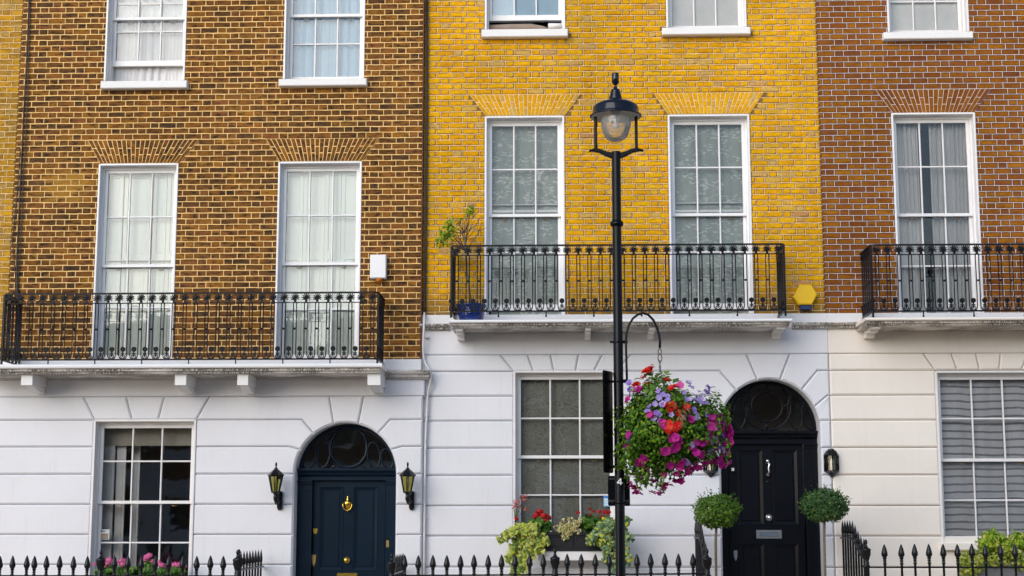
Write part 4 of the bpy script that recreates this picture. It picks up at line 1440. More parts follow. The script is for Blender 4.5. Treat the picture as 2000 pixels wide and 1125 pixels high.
def balcony_railing(label, xl, xr, yb, yr, ywall, left, right, round_=False):
    """cast iron railing; xl, xr pixels of the front corners at row yb (its bottom rail); returns to the wall at the ends"""
    x0, x1 = PX(xl, yb, yr), PX(xr, yb, yr)
    zb = PZ((xl + xr) / 2, yb, yr)
    t = thing('balcony_railing', ((x0 + x1) / 2, yr, zb - .06), label, 'railing', 'cast iron balcony railings')
    runs = [((x0, yr), (x1, yr))]
    if left: runs.append(((x0, ywall), (x0, yr)))
    if right: runs.append(((x1, yr), (x1, ywall)))
    for (p, q) in runs:
        L = math.hypot(q[0] - p[0], q[1] - p[1])
        n = max(1, round(L / SP)); s = L / n
        ux, uy = (q[0] - p[0]) / L, (q[1] - p[1]) / L
        rz = atan2(uy, ux)
        for k in range(n):
            m_ = (k + .5) * s
            b = place('baluster', BME[0], (p[0] + ux * m_, p[1] + uy * m_, zb), t, rz)
            for me, off in ((BME[1], 0.0), (BME[2], .5 * s)):
                if off and k == n - 1: continue
                c = bpy.data.objects.new(me.name, me); COL.objects.link(c)
                c.parent = b; c.location = (off, 0, 0); W[c] = W[b]
            if k == 0:
                c = bpy.data.objects.new('roundel', BME[2]); COL.objects.link(c); c.parent = b; c.location = (-.5 * s, 0, 0)
    path = []
    if left: path.append((x0, ywall, 0))
    c = .05
    path += ([(x0, yr + c, 0), (x0 + .015, yr + .015, 0), (x0 + c, yr, 0)] if left else [(x0, yr, 0)])
    path += ([(x1 - c, yr, 0), (x1 - .015, yr + .015, 0), (x1, yr + c, 0)] if right else [(x1, yr, 0)])
    if right: path.append((x1, ywall, 0))
    for nm, z, w, h in (('top_rail', H, .017, .010), ('upper_rail', H - .122, .006, .006), ('bottom_rail', 0.0, .012, .009)):
        mb = MB()
        pts = [Vector((px_, py_, zb + z)) for px_, py_, _ in path]
        v = []; m = len(pts)
        for i, p in enumerate(pts):
            d = (pts[min(i + 1, m - 1)] - pts[max(i - 1, 0)]); d.z = 0; d.normalize()
            nrm = Vector((-d.y, d.x, 0))
            for sx_, sz_ in ((-1, -1), (1, -1), (1, .4), (.5, 1), (-.5, 1), (-1, .4)):
                v.append(p + nrm * w * sx_ + Vector((0, 0, h * sz_)))
        f = [(i * 6 + k, i * 6 + (k + 1) % 6, (i + 1) * 6 + (k + 1) % 6, (i + 1) * 6 + k) for i in range(m - 1) for k in range(6)]
        f += [tuple(range(6)), tuple(reversed(range((m - 1) * 6, m * 6)))]
        mb.add(v, [q[::-1] for q in f])
        mb.build(nm, M['black_iron'], t)
    # corner posts and feet
    for (x, on) in ((x0, left), (x1, right)):
        if on:
            MB().box(x - .012, x + .012, yr - .012, yr + .012, zb - .075, zb + H - .01).build('corner_post', M['black_iron'], t)
    n = max(2, round((x1 - x0) / .55))
    for k in range(1, n):
        x = x0 + (x1 - x0) * k / n
        MB().lathe([(.012, zb - .072), (.013, zb - .06), (.008, zb - .045), (.008, zb - .005)], x, yr, 8).build('foot', M['black_iron'], t)
    return t


balcony_railing('black cast iron balcony railing across the brown brick house', 3, 737, 702, -.76, SA, True, True)
balcony_railing('black cast iron balcony railing of the yellow house, behind the street lamp', 881, 1534, 607, -.67, SB, True, True)
balcony_railing('black cast iron balcony railing of the red house at the right edge', 1705, 2100, 607, -.67, SB, True, True)

# ================================================================ ironwork in front
YR = -1.60


def spear_mesh(length=1.0):
    b = MB()
    prof = [(.014, -length), (.014, -.232), (.021, -.226), (.021, -.212), (.013, -.204), (.023, -.190), (.013, -.176), (.026, -.162), (.018, -.150), (.030, -.138), (.037, -.118), (.034, -.095), (.022, -.045), (.008, -.010), (.0005, 0.0)]
    b.lathe(prof, 0, 0, 8)
    return b.mesh('spear', M['railing_paint'])


def slim_spear_mesh(length=1.0):
    b = MB()
    prof = [(.013, -length), (.013, -.215), (.019, -.205), (.012, -.195), (.018, -.18), (.011, -.17), (.017, -.155), (.020, -.12), (.012, -.05), (.0005, 0.0)]
    b.lathe(prof, 0, 0, 8)
    return b.mesh('spear', M['railing_paint'])


def newel_mesh(length=1.2):
    b = MB()
    prof = [(.034, -length), (.034, -.32), (.044, -.30), (.030, -.28), (.036, -.262), (.028, -.25), (.045, -.19), (.053, -.175), (.053, -.130), (.060, -.118), (.046, -.104), (.024, -.092), (.016, -.07), (.013, -.055), (.020, -.045), (.021, -.028), (.013, -.010), (.0005, 0)]
    b.lathe(prof, 0, 0, 12)
    return b.mesh('newel', M['railing_paint'])


SPEAR, SLIM, NEWEL = spear_mesh(), slim_spear_mesh(), newel_mesh()


def front_railing(label, spears, newels, ytip, rail_drop=.232, ytip2=None, ends=None):
    """spears, newels: photo pixel columns of the uprights at the railing line"""
    xs = sorted(spears + newels)
    t = thing('area_railing', (PX(sum(xs) / len(xs), 1100, YR), YR, gz(PX(xs[0], 1100, YR))), label, 'railing', 'spear-topped railings along the pavement')
    ex0, ex1 = (ends or (xs[0], xs[-1]))
    za, zb = PZ(ex0, ytip, YR), PZ(ex1, ytip2 or ytip, YR)
    X0, X1 = PX(ex0, 1100, YR), PX(ex1, 1100, YR)
    zz = lambda x: za + (zb - za) * (x - X0) / (X1 - X0)
    for s in spears:
        x = PX(s, 1095, YR) + random.uniform(-.002, .002)
        place('spear', SPEAR, (x, YR, zz(x) + random.uniform(-.004, .004)), t)
    for s in newels:
        x = PX(s, 1095, YR)
        place('newel', NEWEL, (x, YR, zz(x) + .068), t)
    for dz in (rail_drop, rail_drop + .75):
        mb = MB()
        v = []
        for x in (X0, X1):
            for sy, sz in ((-1, -1), (1, -1), (1, 1), (-1, 1)):
                v.append((x, YR + sy * .022, zz(x) - dz + sz * .009))
        mb.add(v, [(0, 3, 2, 1), (4, 5, 6, 7), (0, 1, 5, 4), (1, 2, 6, 5), (2, 3, 7, 6), (3, 0, 4, 7)])
        mb.build('rail', M['railing_paint'], t)
    return t


def side_railing(label, px, ytip_front, rise, n, newel_top, curve=True, brace=False, dens=None):
    """railing running from the pavement line back to the wall beside a door; rises with the steps"""
    x = PX(px, 1095, YR)
    z0 = PZ(px, ytip_front, YR)
    yb = SB - .03 if px > 1000 else SA - .03
    t = thing('step_railing', (x, (YR + yb) / 2, gz(x)), label, 'railing', 'railings beside the door steps')
    place('newel', NEWEL, (x, YR, PZ(px, newel_top, YR)), t)
    sm = lambda u: (0 if u < .06 else 1 if u > .55 else (lambda w: w * w * (3 - 2 * w))((u - .06) / .49)) if curve else u
    prev = []
    for k in range(n):
        u = (k + .7) / (n + .4)
        y = YR + (yb - YR) * u
        place('spear', SLIM if px > 0 else SPEAR, (x, y, z0 + rise * sm(u)), t)
    m = 14
    rl = [(x, YR + (yb - YR) * k / m, z0 + rise * sm(k / m) - .215) for k in range(m + 1)]
    mb = MB()
    v = []
    for p in rl:
        for sx_, sz_ in ((-1, -1), (1, -1), (1, 1), (-1, 1)): v.append((p[0] + sx_ * .02, p[1], p[2] + sz_ * .010))
    f = [(i * 4 + k, (i + 1) * 4 + k, (i + 1) * 4 + (k + 1) % 4, i * 4 + (k + 1) % 4) for i in range(m) for k in range(4)] + [(0, 1, 2, 3), (4 * m + 3, 4 * m + 2, 4 * m + 1, 4 * m)]
    mb.add(v, f); mb.build('rail', M['worn_iron' if curve else 'railing_paint'], t)
    return t


front_railing('black spear railing in front of the pink geraniums, brown house', [0, 24.5, 52.6, 67.6, 91, 117, 144, 171, 224, 250, 276, 303, 330, 357, 384, 411, 436], [197, 464], 1084.5, ytip2=1085, ends=(-30, 464))
side_railing('short black step railing at the left of the navy door', 466, 1076, 0.0, 8, 1072, curve=False)
side_railing('short black step railing at the right of the navy door', 765, 1084, 0.0, 8, 1079.5, curve=False)
front_railing('long black spear railing under the window box of the yellow house', [790, 817, 845.5, 873, 899.6, 926, 953.6, 979.6, 1006, 1034, 1061, 1108, 1135, 1163, 1190, 1217, 1244, 1271, 1298.5, 1325.5, 1353.7], [1084], 1084, ytip2=1080, ends=(765, 1381))
side_railing('black railing sweeping up the steps left of the black door', 1381, 1062, .27, 9, 1071)
side_railing('black railing sweeping up the steps right of the black door', 1692, 1052, .21, 9, 1053)
front_railing('black spear railing in front of the cream wall and lime shrub', [1728, 1761, 1787.5, 1815, 1843, 1871, 1899, 1925.5, 1955, 1983, 2011, 2038], [], 1062, ends=(1694, 2050), rail_drop=.262)

# ================================================================ street lamp
YL = -3.85
xl = PX(1206.5, 600, YL)
LZ = lambda py: PZ(1206, py, YL)
pm = 1.0 / 196.0
zg = gz(xl)
lamp = thing('street_lamp', (xl, YL, zg), 'tall black street lamp with domed hood and clear glass bowl', 'street lamp')
mb = MB()
mb.lathe([(.13, zg), (.13, zg + .05), (.105, zg + .09), (.10, zg + .55), (.085, zg + .62), (.062, zg + .70), (.050, zg + .80), (.0490, LZ(670)), (.0475, LZ(669)), (.0465, LZ(442)), (.046, LZ(300)), (.046, LZ(296.5))], xl, YL, 20)
pole = mb.build('pole', M['lamp_paint'], lamp)
mb = MB().lathe([(.050, LZ(443)), (.066, LZ(441)), (.070, LZ(437.5)), (.066, LZ(434)), (.048, LZ(431)), (.048, LZ(429))], xl, YL, 20)
mb.build('collar', M['lamp_paint'], lamp)
for py in (668, 745, 912, 982):
    mb = MB().lathe([(.053, LZ(py + 2.2)), (.0545, LZ(py + 1.6)), (.0545, LZ(py - 1.6)), (.053, LZ(py - 2.2))], xl, YL, 20)
    for s in (-1, 1):
        mb.box(xl + s * .068 - .014, xl + s * .068 + .014, YL - .012, YL + .012, LZ(py + 2), LZ(py - 2))
        mb.sphere((xl + s * .072, YL - .014, LZ(py)), .013, 8, 6)
    mb.build('clamp', M['lamp_paint'], lamp)
# cradle arms
for s in (-1, 1):
    mb = MB()
    pts = [(s * .02, LZ(312)), (s * .05, LZ(309)), (s * .11, LZ(304.5)), (s * .17, LZ(298.5)), (s * .215, LZ(296.5)), (s * .25, LZ(295.5)), (s * .282, LZ(296.5)), (s * .278, LZ(293.0)), (s * .24, LZ(290.5)), (s * .20, LZ(289.5)), (s * .15, LZ(292)), (s * .09, LZ(296.5)), (s * .04, LZ(298.5)), (s * .02, LZ(299))]
    mb.prism([(xl + a, z) for a, z in pts], YL - .022, YL + .022, .008)
    mb.build('arm', M['lamp_paint'], lamp)
    mb = MB().lathe([(.022, LZ(291)), (.018, LZ(288)), (.0165, LZ(284)), (.0165, LZ(228))], xl + s * .210, YL, 10)
    mb.build('upright', M['lamp_paint'], lamp)
R_ = lambda r: r * pm
hood = MB()
hood.lathe([(R_(50), LZ(228.5)), (R_(53), LZ(228)), (R_(53.2), LZ(226.5)), (R_(48.5), LZ(224)), (R_(47.5), LZ(222)), (R_(47), LZ(212)), (R_(44), LZ(207)), (R_(34), LZ(201.5)), (R_(22), LZ(198)), (R_(14.5), LZ(196)), (R_(14), LZ(193.5)), (R_(12), LZ(187)), (R_(9.2), LZ(178)), (R_(8.6), LZ(175)), (R_(5.5), LZ(174)), (R_(3.6), LZ(171)), (R_(2.6), LZ(168)), (R_(2.6), LZ(166.5)), (R_(5.2), LZ(164.5)), (R_(7.2), LZ(162)), (R_(7.4), LZ(145)), (R_(6.8), LZ(143.3)), (R_(.3), LZ(143))], xl, YL, 40, caps=False)
hood.build('hood', M['hood_paint'], lamp)
ins = MB().lathe([(R_(49.5), LZ(228)), (R_(44), LZ(222)), (R_(36), LZ(214)), (R_(20), LZ(209)), (R_(.5), LZ(208))], xl, YL, 32, caps=False)
ins.f = [q[::-1] for q in ins.f]
ins.build('reflector', M['white_plate'], lamp)
bowl = MB().lathe([(R_(1), LZ(277)), (R_(9), LZ(276)), (R_(18), LZ(272)), (R_(25), LZ(264)), (R_(29), LZ(252)), (R_(30.5), LZ(240)), (R_(30.5), LZ(226))], xl, YL, 32, caps=False)
bowl.build('glass_bowl', M['lamp_glass'], lamp)
MB().lathe([(R_(6), LZ(240)), (R_(6), LZ(222)), (R_(9), LZ(220)), (R_(9), LZ(212))], xl, YL, 14).build('bulb_holder', M['steel_plate'], lamp)
MB().lathe([(R_(1), LZ(252)), (R_(6), LZ(250)), (R_(8), LZ(245)), (R_(6), LZ(240.2))], xl, YL, 14).build('bulb', M['white_plate'], lamp)
# number painted on the pole, wrapped round it
zd = PZ(1212, 947.0, YL - .05)
rp = .0512
num = MB()
bars = [[(.004, 0), (.017, 0), (.017, .066), (.004, .066)], [(-.026, .014), (.030, .014), (.030, .025), (-.026, .025)], [(-.026, .025), (-.012, .025), (.006, .053), (.004, .066)]]
for q in bars:
    m = 6
    for i in range(m):
        def pt(u, w):
            a0 = (q[0][0] + (q[1][0] - q[0][0]) * u, q[0][1] + (q[1][1] - q[0][1]) * u)
            a1 = (q[3][0] + (q[2][0] - q[3][0]) * u, q[3][1] + (q[2][1] - q[3][1]) * u)
            x_, z_ = a0[0] + (a1[0] - a0[0]) * w, a0[1] + (a1[1] - a0[1]) * w
            return (xl + x_, YL - sqrt(rp * rp - x_ * x_), zd + z_)
        num.add([pt(i / m, 0), pt((i + 1) / m, 0), pt((i + 1) / m, 1), pt(i / m, 1)], [(0, 1, 2, 3)])
num.build('painted_number', M['white_print'], lamp)

# sign plates fixed to the pole, seen from behind
sg = thing('street_sign', (xl - .1, YL, LZ(924)), 'tall black sign plate clamped to the left of the lamp post', 'sign')
an = radians(62)
ca, sa = cos(an), sin(an)
c0 = Vector((xl - .058, YL + .055, 0))
u = Vector((-ca, -sa, 0)); nn = Vector((-sa, ca, 0))
v = []
for q in (0, 1):
    o_ = c0 + nn * (.004 * q)
    for (s, z) in ((0, LZ(921)), (.02, LZ(924)), (.20, LZ(924)), (.22, LZ(921)), (.22, LZ(728)), (.20, LZ(725)), (.02, LZ(725)), (0, LZ(728))):
        p = o_ + u * s; v.append((p.x, p.y, z))
f = [tuple(range(8)), tuple(reversed(range(8, 16)))] + [(i, 8 + i, 8 + (i + 1) % 8, (i + 1) % 8) for i in range(8)]
MB().add(v, f).build('sign_plate', M['lamp_paint'], sg)
for py in (745, 912):
    MB().box(xl - .125, xl - .055, YL + .0, YL + .05, LZ(py + 2.5), LZ(py - 2.5)).build('clip', M['lamp_paint'], sg)
sg = thing('parking_sign', (xl, YL, LZ(988)), 'small black sign plate behind the lamp post below the number', 'sign')
z0, z1 = LZ(988), LZ(929)
x0, x1 = xl - .115, xl + .105
MB().prism([(x0 + .01, z0), (x1 - .01, z0), (x1, z0 + .01), (x1, z1 - .01), (x1 - .01, z1), (x0 + .01, z1), (x0, z1 - .01), (x0, z0 + .01)], YL + .062, YL + .066).build('sign_plate', M['lamp_paint'], sg)
for py in (935, 978):
    MB().cbox(x0 + .008, x1 - .008, YL + .053, YL + .0615, LZ(py + 2), LZ(py - 2), .002).build('channel', M['worn_iron'], sg)

# ================================================================ hanging basket
yb_ = YL - .02
br = thing('basket_bracket', (PX(1223, 740, YL), YL, LZ(750)), 'black crook-shaped bracket on the lamp post carrying the flower basket', 'bracket')
pts = [(1224.5, 742), (1224, 720), (1223, 690), (1222.6, 668), (1223.5, 652), (1228, 636), (1236, 622), (1246, 614), (1256, 611.5), (1266, 614.5), (1276, 625), (1283, 640), (1287.5, 655), (1289, 668), (1288.6, 680)]
MB().tube([P(x, y, yb_) for x, y in pts], [.0115] * 7 + [.013] * 8, 8).build('crook', M['black_iron'], br)
MB().box(xl + .05, PX(1226, 668, yb_), YL - .012, YL + .004, LZ(671), LZ(665)).build('stay', M['black_iron'], br)
MB().box(xl + .05, PX(1226, 744, yb_), YL - .012, YL + .004, LZ(748), LZ(741)).build('stay', M['black_iron'], br)
hb = thing('hanging_basket', (PX(1310, 900, YL), YL, LZ(915)), 'round hanging basket full of magenta, violet and red flowers', 'flower basket')


def link(c, r, vert, turn):
    n = 10
    return [(c[0] + (r * .55 * cos(2 * pi * k / n)) * (cos(turn)), c[1] + r * .55 * cos(2 * pi * k / n) * sin(turn), c[2] + r * sin(2 * pi * k / n)) for k in range(n)]


ch = MB()
c = P(1288.6, 687, yb_); ch.tube(link((c.x, c.y, c.z), .030, 1, 0), .006, 5, closed=True)
c = P(1289, 699, yb_); ch.tube(link((c.x, c.y, c.z), .042, 1, .5), .006, 5, closed=True)
for k, py in enumerate((707, 711.5, 716, 720)):
    c = P(1289, py, yb_); ch.tube(link((c.x, c.y, c.z), .016, 1, 1.3 * k), .004, 5, closed=True)
top = P(1289, 722, yb_)
CB = P(1306, 838, YL)                                     # middle of the planting
for dx, dy in ((-.22, .1), (.22, .12), (.0, -.25)):
    ch.tube([top, (CB.x + dx, CB.y + dy, CB.z + .2)], .004, 5)
ch.build('chain', M['chain_steel'], hb)
bw = MB().lathe([(.02, CB.z - .26), (.16, CB.z - .22), (.26, CB.z - .12), (.30, CB.z + .02), (.30, CB.z + .04)], CB.x, CB.y, 20)
bw.build('bowl', M['soil'], hb)


def leaf(mb, c, nrm, up, L, w, bend=.25):
    """pointed leaf of four quads' worth of triangles, folded along its rib"""
    nrm = Vector(nrm).normalized(); up = Vector(up)
    up = (up - nrm * up.dot(nrm))
    if up.length < 1e-4: up = nrm.orthogonal()
    up.normalize(); sd_ = nrm.cross(up)
    c = Vector(c)
    v = [c, c + up * L * .45 + sd_ * w - nrm * L * bend * .1, c + up * L - nrm * L * bend, c + up * L * .45 - sd_ * w - nrm * L * bend * .1, c + up * L * .5 + nrm * L * .06]
    mb.add(v, [(0, 1, 4), (1, 2, 4), (2, 3, 4), (3, 0, 4)])


def rdir(rg):
    while True:
        v = Vector((rg.uniform(-1, 1), rg.uniform(-1, 1), rg.uniform(-1, 1)))
        if .05 < v.length < 1: return v.normalized()


def leaf_cloud(mb, c, rad, n, size, rg, shell=.75, droop=0.0, lump=.16, test=None, up=None):
    ph = [rg.uniform(0, 6.28) for _ in range(6)]
    for _ in range(n):
        d = rdir(rg)
        lm = 1 + lump * (sin(d.x * 6 + ph[0]) * sin(d.z * 5 + ph[1]) + .6 * sin(d.y * 9 + ph[2] + d.z * 8) + .5 * sin(d.x * 14 + ph[3]) * sin(d.z * 13 + ph[4]))
        r = (shell + (1 - shell) * rg.random() ** .5) * lm if rg.random() < .75 else rg.random() ** .5 * lm
        p = Vector((c[0] + d.x * rad[0] * r, c[1] + d.y * rad[1] * r, c[2] + d.z * rad[2] * r))
        if test and not test(p): continue
        nd = (d + rdir(rg) * .8 + Vector((0, 0, .35))).normalized()
        ud = (d * .7 + rdir(rg) * .8 + Vector((0, 0, -droop))) if up is None else Vector(up) + rdir(rg) * .6
        s = size * rg.uniform(.6, 1.3)
        leaf(mb, p, nd, ud, s, s * rg.uniform(.22, .36))


rg = random.Random(21)
fo = MB()
leaf_cloud(fo, (CB.x, CB.y, CB.z - .02), (.50, .46, .40), 8200, .050, rg, .70, .2, .14)
leaf_cloud(fo, (CB.x - .12, CB.y - .05, CB.z + .26), (.28, .26, .24), 1500, .050, rg, .5, 0, .2)
leaf_cloud(fo, (CB.x + .40, CB.y - .05, CB.z + .06), (.20, .25, .30), 1300, .046, rg, .5, .2, .2)
leaf_cloud(fo, (CB.x - .28, CB.y - .10, CB.z - .10), (.28, .28, .42), 2000, .048, rg, .5, .3, .2)


def basket_pt(zx, zy, lift=1.02):
    """front of the planting at a point given in the photograph's pixels"""
    p = P(zx, zy, CB.y)
    u, w = (p.x - CB.x) / .56, (p.z - CB.z) / .52
    r2 = u * u + w * w
    dep = -.44 * sqrt(max(.04, 1 - r2)) * lift
    q = P(zx, zy, CB.y + dep)
    return q, Vector((u, -sqrt(max(.08, 1 - min(.95, r2))), w)).normalized()


# trailing stems with small leaves
st = MB()
for k in range(46):
    zx = rg.uniform(1215, 1420)
    y0 = 845 + rg.uniform(-20, 30)
    y1 = {0: 958, 1: 955, 2: 930, 3: 905, 4: 905}[min(4, int((zx - 1215) / 41))] + rg.uniform(-22, 6)
    dep = rg.uniform(-.38, .30)
    pts = []
    for j in range(7):
        t = j / 6
        pts.append(P(zx + 8 * sin(t * 3 + k), y0 + (y1 - y0) * t, CB.y + dep * (1 - .25 * t)))
    st.tube(pts, .0035, 4)
    for j in range(22):
        t = rg.random() ** .9
        i = min(5, int(t * 6)); p = pts[i].lerp(pts[i + 1], t * 6 - i)
        leaf(fo, p, rdir(rg) + Vector((0, -.5, .3)), rdir(rg) + Vector((0, 0, -.3)), rg.uniform(.03, .055), .014)
fol = fo.build('foliage', M['basket_leaf'], hb)
st.build('stems', M['geranium_leaf'], hb)


def blossom_mesh(name, mat, lobes, r, cup, seed, double=False):
    rr = random.Random(seed)
    mb = MB()
    for lay in range(2 if double else 1):
        n = lobes * 4
        v = [(0, -.004 - lay * .012, 0)]
        mid = []; out = []
        for k in range(n):
            t = 2 * pi * k / n + lay * .4
            lob = .80 + .20 * abs(cos(t * lobes / 2)) ** .6
            q = r * lob * (1 - .35 * lay)
            mid.append((q * .45 * cos(t), -cup * .65 - lay * .012, q * .45 * sin(t)))
            out.append((q * cos(t), -cup * (.9 + .25 * sin(t * 3 + seed)) + rr.uniform(-.003, .003) - lay * .01, q * sin(t)))
        v += mid + out
        f = [(0, 1 + k, 1 + (k + 1) % n) for k in range(n)] + [(1 + k, 1 + n + k, 1 + n + (k + 1) % n, 1 + (k + 1) % n) for k in range(n)]
        mb.add(v, [q[::-1] for q in f], True)
    # throat tube behind
    mb.lathe([(.003, .0), (.006, .03)], 0, 0, 5)
    mb.v[-10:] = [(x, z, y) for x, y, z in mb.v[-10:]]
    return mb.mesh(name, M[mat])


def orient(o, d, rgx):
    q = Vector(d).to_track_quat('-Y', 'Z')
    o.rotation_mode = 'QUATERNION'
    from mathutils import Quaternion
    o.rotation_quaternion = q @ Quaternion((0, 1, 0), rgx.uniform(0, 6.28))


MAG = [blossom_mesh('magenta_blossom', 'petal_magenta', 5, .037, .018, s) for s in range(3)]
VIO = [blossom_mesh('violet_blossom', 'petal_violet', 5, .031, .012, s) for s in range(3)]
RED = [blossom_mesh('red_blossom', 'petal_red', 6, .040, .010, s, True) for s in range(3)]
PNK = [blossom_mesh('pink_blossom', 'petal_pink', 5, .036, .016, 4)]
zc3 = lambda zx, zy: (1150 + zx / 3.75, 700 + zy / 3.75)


def scatter(meshes, name, spots, spread, per):
    for (zx, zy) in spots:
        for _ in range(per if isinstance(per, int) else rg.choice(per)):
            x_, y_ = zc3(zx + rg.gauss(0, spread), zy + rg.gauss(0, spread))
            p, d = basket_pt(x_, y_, rg.uniform(1.0, 1.12))
            o = place(name, rg.choice(meshes), p, hb)
            s = rg.uniform(.85, 1.3)
            o.scale = (s, s, s)
            orient(o, d + rdir(rg) * .55, rg)


scatter(MAG, 'magenta_blossom', [(345, 240), (380, 225), (465, 415), (535, 470), (560, 500), (745, 450), (880, 460), (900, 440), (970, 450), (990, 480), (1030, 515), (1040, 540), (1030, 600), (970, 520), (880, 560), (870, 540), (960, 620), (1000, 690), (910, 650),
                                 (790, 615), (825, 620), (790, 685), (825, 690), (755, 660), (600, 590), (640, 585), (650, 600), (615, 650), (640, 640), (540, 680), (575, 685), (390, 735), (410, 730), (370, 740), (395, 775),
                                 (440, 840), (430, 800), (385, 855), (330, 910), (345, 930), (350, 985), (365, 980), (500, 955), (520, 965), (470, 970), (540, 930), (470, 890), (420, 910), (680, 760), (700, 745), (670, 790), (700, 860), (660, 875), (650, 850), (610, 915), (640, 890),
                                 (725, 820), (750, 810), (770, 790), (790, 800), (850, 760), (885, 760), (920, 745), (940, 740), (970, 785), (1015, 765), (965, 705), (560, 850), (600, 780), (575, 910), (290, 300), (300, 545), (270, 640), (930, 470), (950, 500), (1010, 545), (1000, 620), (940, 560), (1020, 575), (890, 500), (930, 600), (850, 600)], 9, (1, 2, 2))
scatter(VIO, 'violet_blossom', [(295, 185), (300, 230), (325, 220), (310, 250), (340, 260), (545, 265), (560, 290), (575, 300), (525, 235), (770, 200), (735, 175), (800, 250), (830, 265), (870, 250), (810, 290), (850, 300), (840, 330), (870, 340), (730, 290), (870, 220),
                                (490, 400), (520, 410), (540, 430), (480, 440), (430, 355), (770, 380), (780, 430), (690, 430), (850, 400), (950, 570), (990, 600), (1000, 570), (990, 640), (975, 670), (870, 670), (890, 690), (920, 670), (890, 610), (910, 600), (760, 625), (710, 740), (300, 595), (545, 340), (490, 330), (610, 420), (790, 320), (820, 310), (760, 250), (700, 270)], 11, (1, 2, 2))
scatter(RED, 'red_blossom', [(405, 95), (440, 85), (462, 75), (395, 150), (350, 190), (420, 210), (590, 230), (600, 350), (585, 345), (612, 365), (590, 470), (610, 490), (640, 510), (580, 520), (620, 520), (645, 490), (660, 390), (575, 165), (625, 205), (710, 345), (600, 505), (630, 500)], 7, (1, 2, 2))
scatter(PNK, 'pink_blossom', [(668, 205), (905, 525), (915, 515), (630, 210)], 6, 1)
# bronze coleus leaves in the middle and large begonia leaves above
cl = MB(); bl = MB()
for k in range(11):
    x_, y_ = zc3(rg.uniform(610, 710), rg.uniform(310, 470))
    p, d = basket_pt(x_, y_, 1.12)
    leaf(cl, p, d + rdir(rg) * .3, (rg.uniform(-.6, .9), 0, -1), rg.uniform(.06, .10), .017, .15)
cl.build('bronze_leaves', M['coleus_leaf'], hb)
for k in range(34):
    x_, y_ = zc3(rg.uniform(380, 660), rg.uniform(110, 320))
    p, d = basket_pt(x_, y_, 1.02)
    leaf(bl, p, d + rdir(rg) * .5, (rg.uniform(-.7, .7), 0, 1), rg.uniform(.07, .12), .034, .2)
for (zx, zy) in ((560, 150), (545, 190), (480, 130), (440, 110), (470, 170), (500, 150)):
    p, d = basket_pt(*zc3(zx, zy), 1.0)
    leaf(bl, p, d + rdir(rg) * .3, (rg.uniform(-.2, .5), 0, 1), .11, .036, .1)
bl.build('broad_leaves', M['geranium_leaf'], hb)
# blooms on the far side, seen only from elsewhere
for k in range(30):
    d = rdir(rg); d.y = abs(d.y) + .2; d.normalize()
    o = place('magenta_blossom', rg.choice(MAG), CB + Vector((d.x * .5, d.y * .46, d.z * .38 - .05)), hb)
    orient(o, d, rg)

# ================================================================ wall boxes, lanterns, cables
x0, x1 = PX(722.5, 520, YA - .12), PX(754, 520, YA - .12)
z0, z1 = PZ(738, 543, YA - .12), PZ(738, 497, YA - .12)
t = thing('alarm_box', ((x0 + x1) / 2, YA - .06, z0), 'white alarm box with an orange light on the brown brick wall', 'alarm box')
MB().cbox(x0, x1, YA - .12, YA - .006, z0, z1, .010).build('case', M['alarm_white'], t)
MB().lathe([(.006, z0 - .042), (.03, z0 - .034), (.044, z0 - .016), (.046, z0 - .001)], (x0 + x1) / 2 + .01, YA - .065, 14).build('beacon', M['beacon_orange'], t)
c = P(1573, 578, YB - .09)
t = thing('alarm_box', (c.x, YB - .05, c.z - .15), 'yellow hexagonal alarm box with dark blue base beside the red brick', 'alarm box')
hexa = [(1550, 580), (1562, 555.5), (1585, 555.5), (1597, 575), (1586, 595), (1561, 595)]
MB().prism([(PX(a, b, YB - .10), PZ(a, b, YB - .10)) for a, b in hexa], YB - .10, YB - .006, .014).build('case', M['alarm_yellow'], t)
MB().cbox(PX(1563, 600, YB - .09), PX(1585, 600, YB - .09), YB - .085, YB - .01, PZ(1573, 604.5, YB - .09), PZ(1573, 596, YB - .09), .006).build('beacon', M['beacon_blue'], t)
for k in range(6):
    a_, b_ = 1549.5 + k * 1.9, 579 + k * 2.9
    MB().box(PX(a_, b_, YB - .07) - .012, PX(a_, b_, YB - .07) + .004, YB - .07, YB - .02, PZ(a_, b_, YB - .07) - .004, PZ(a_, b_, YB - .07) + .004).build('vent_slat', M['alarm_yellow'], t)


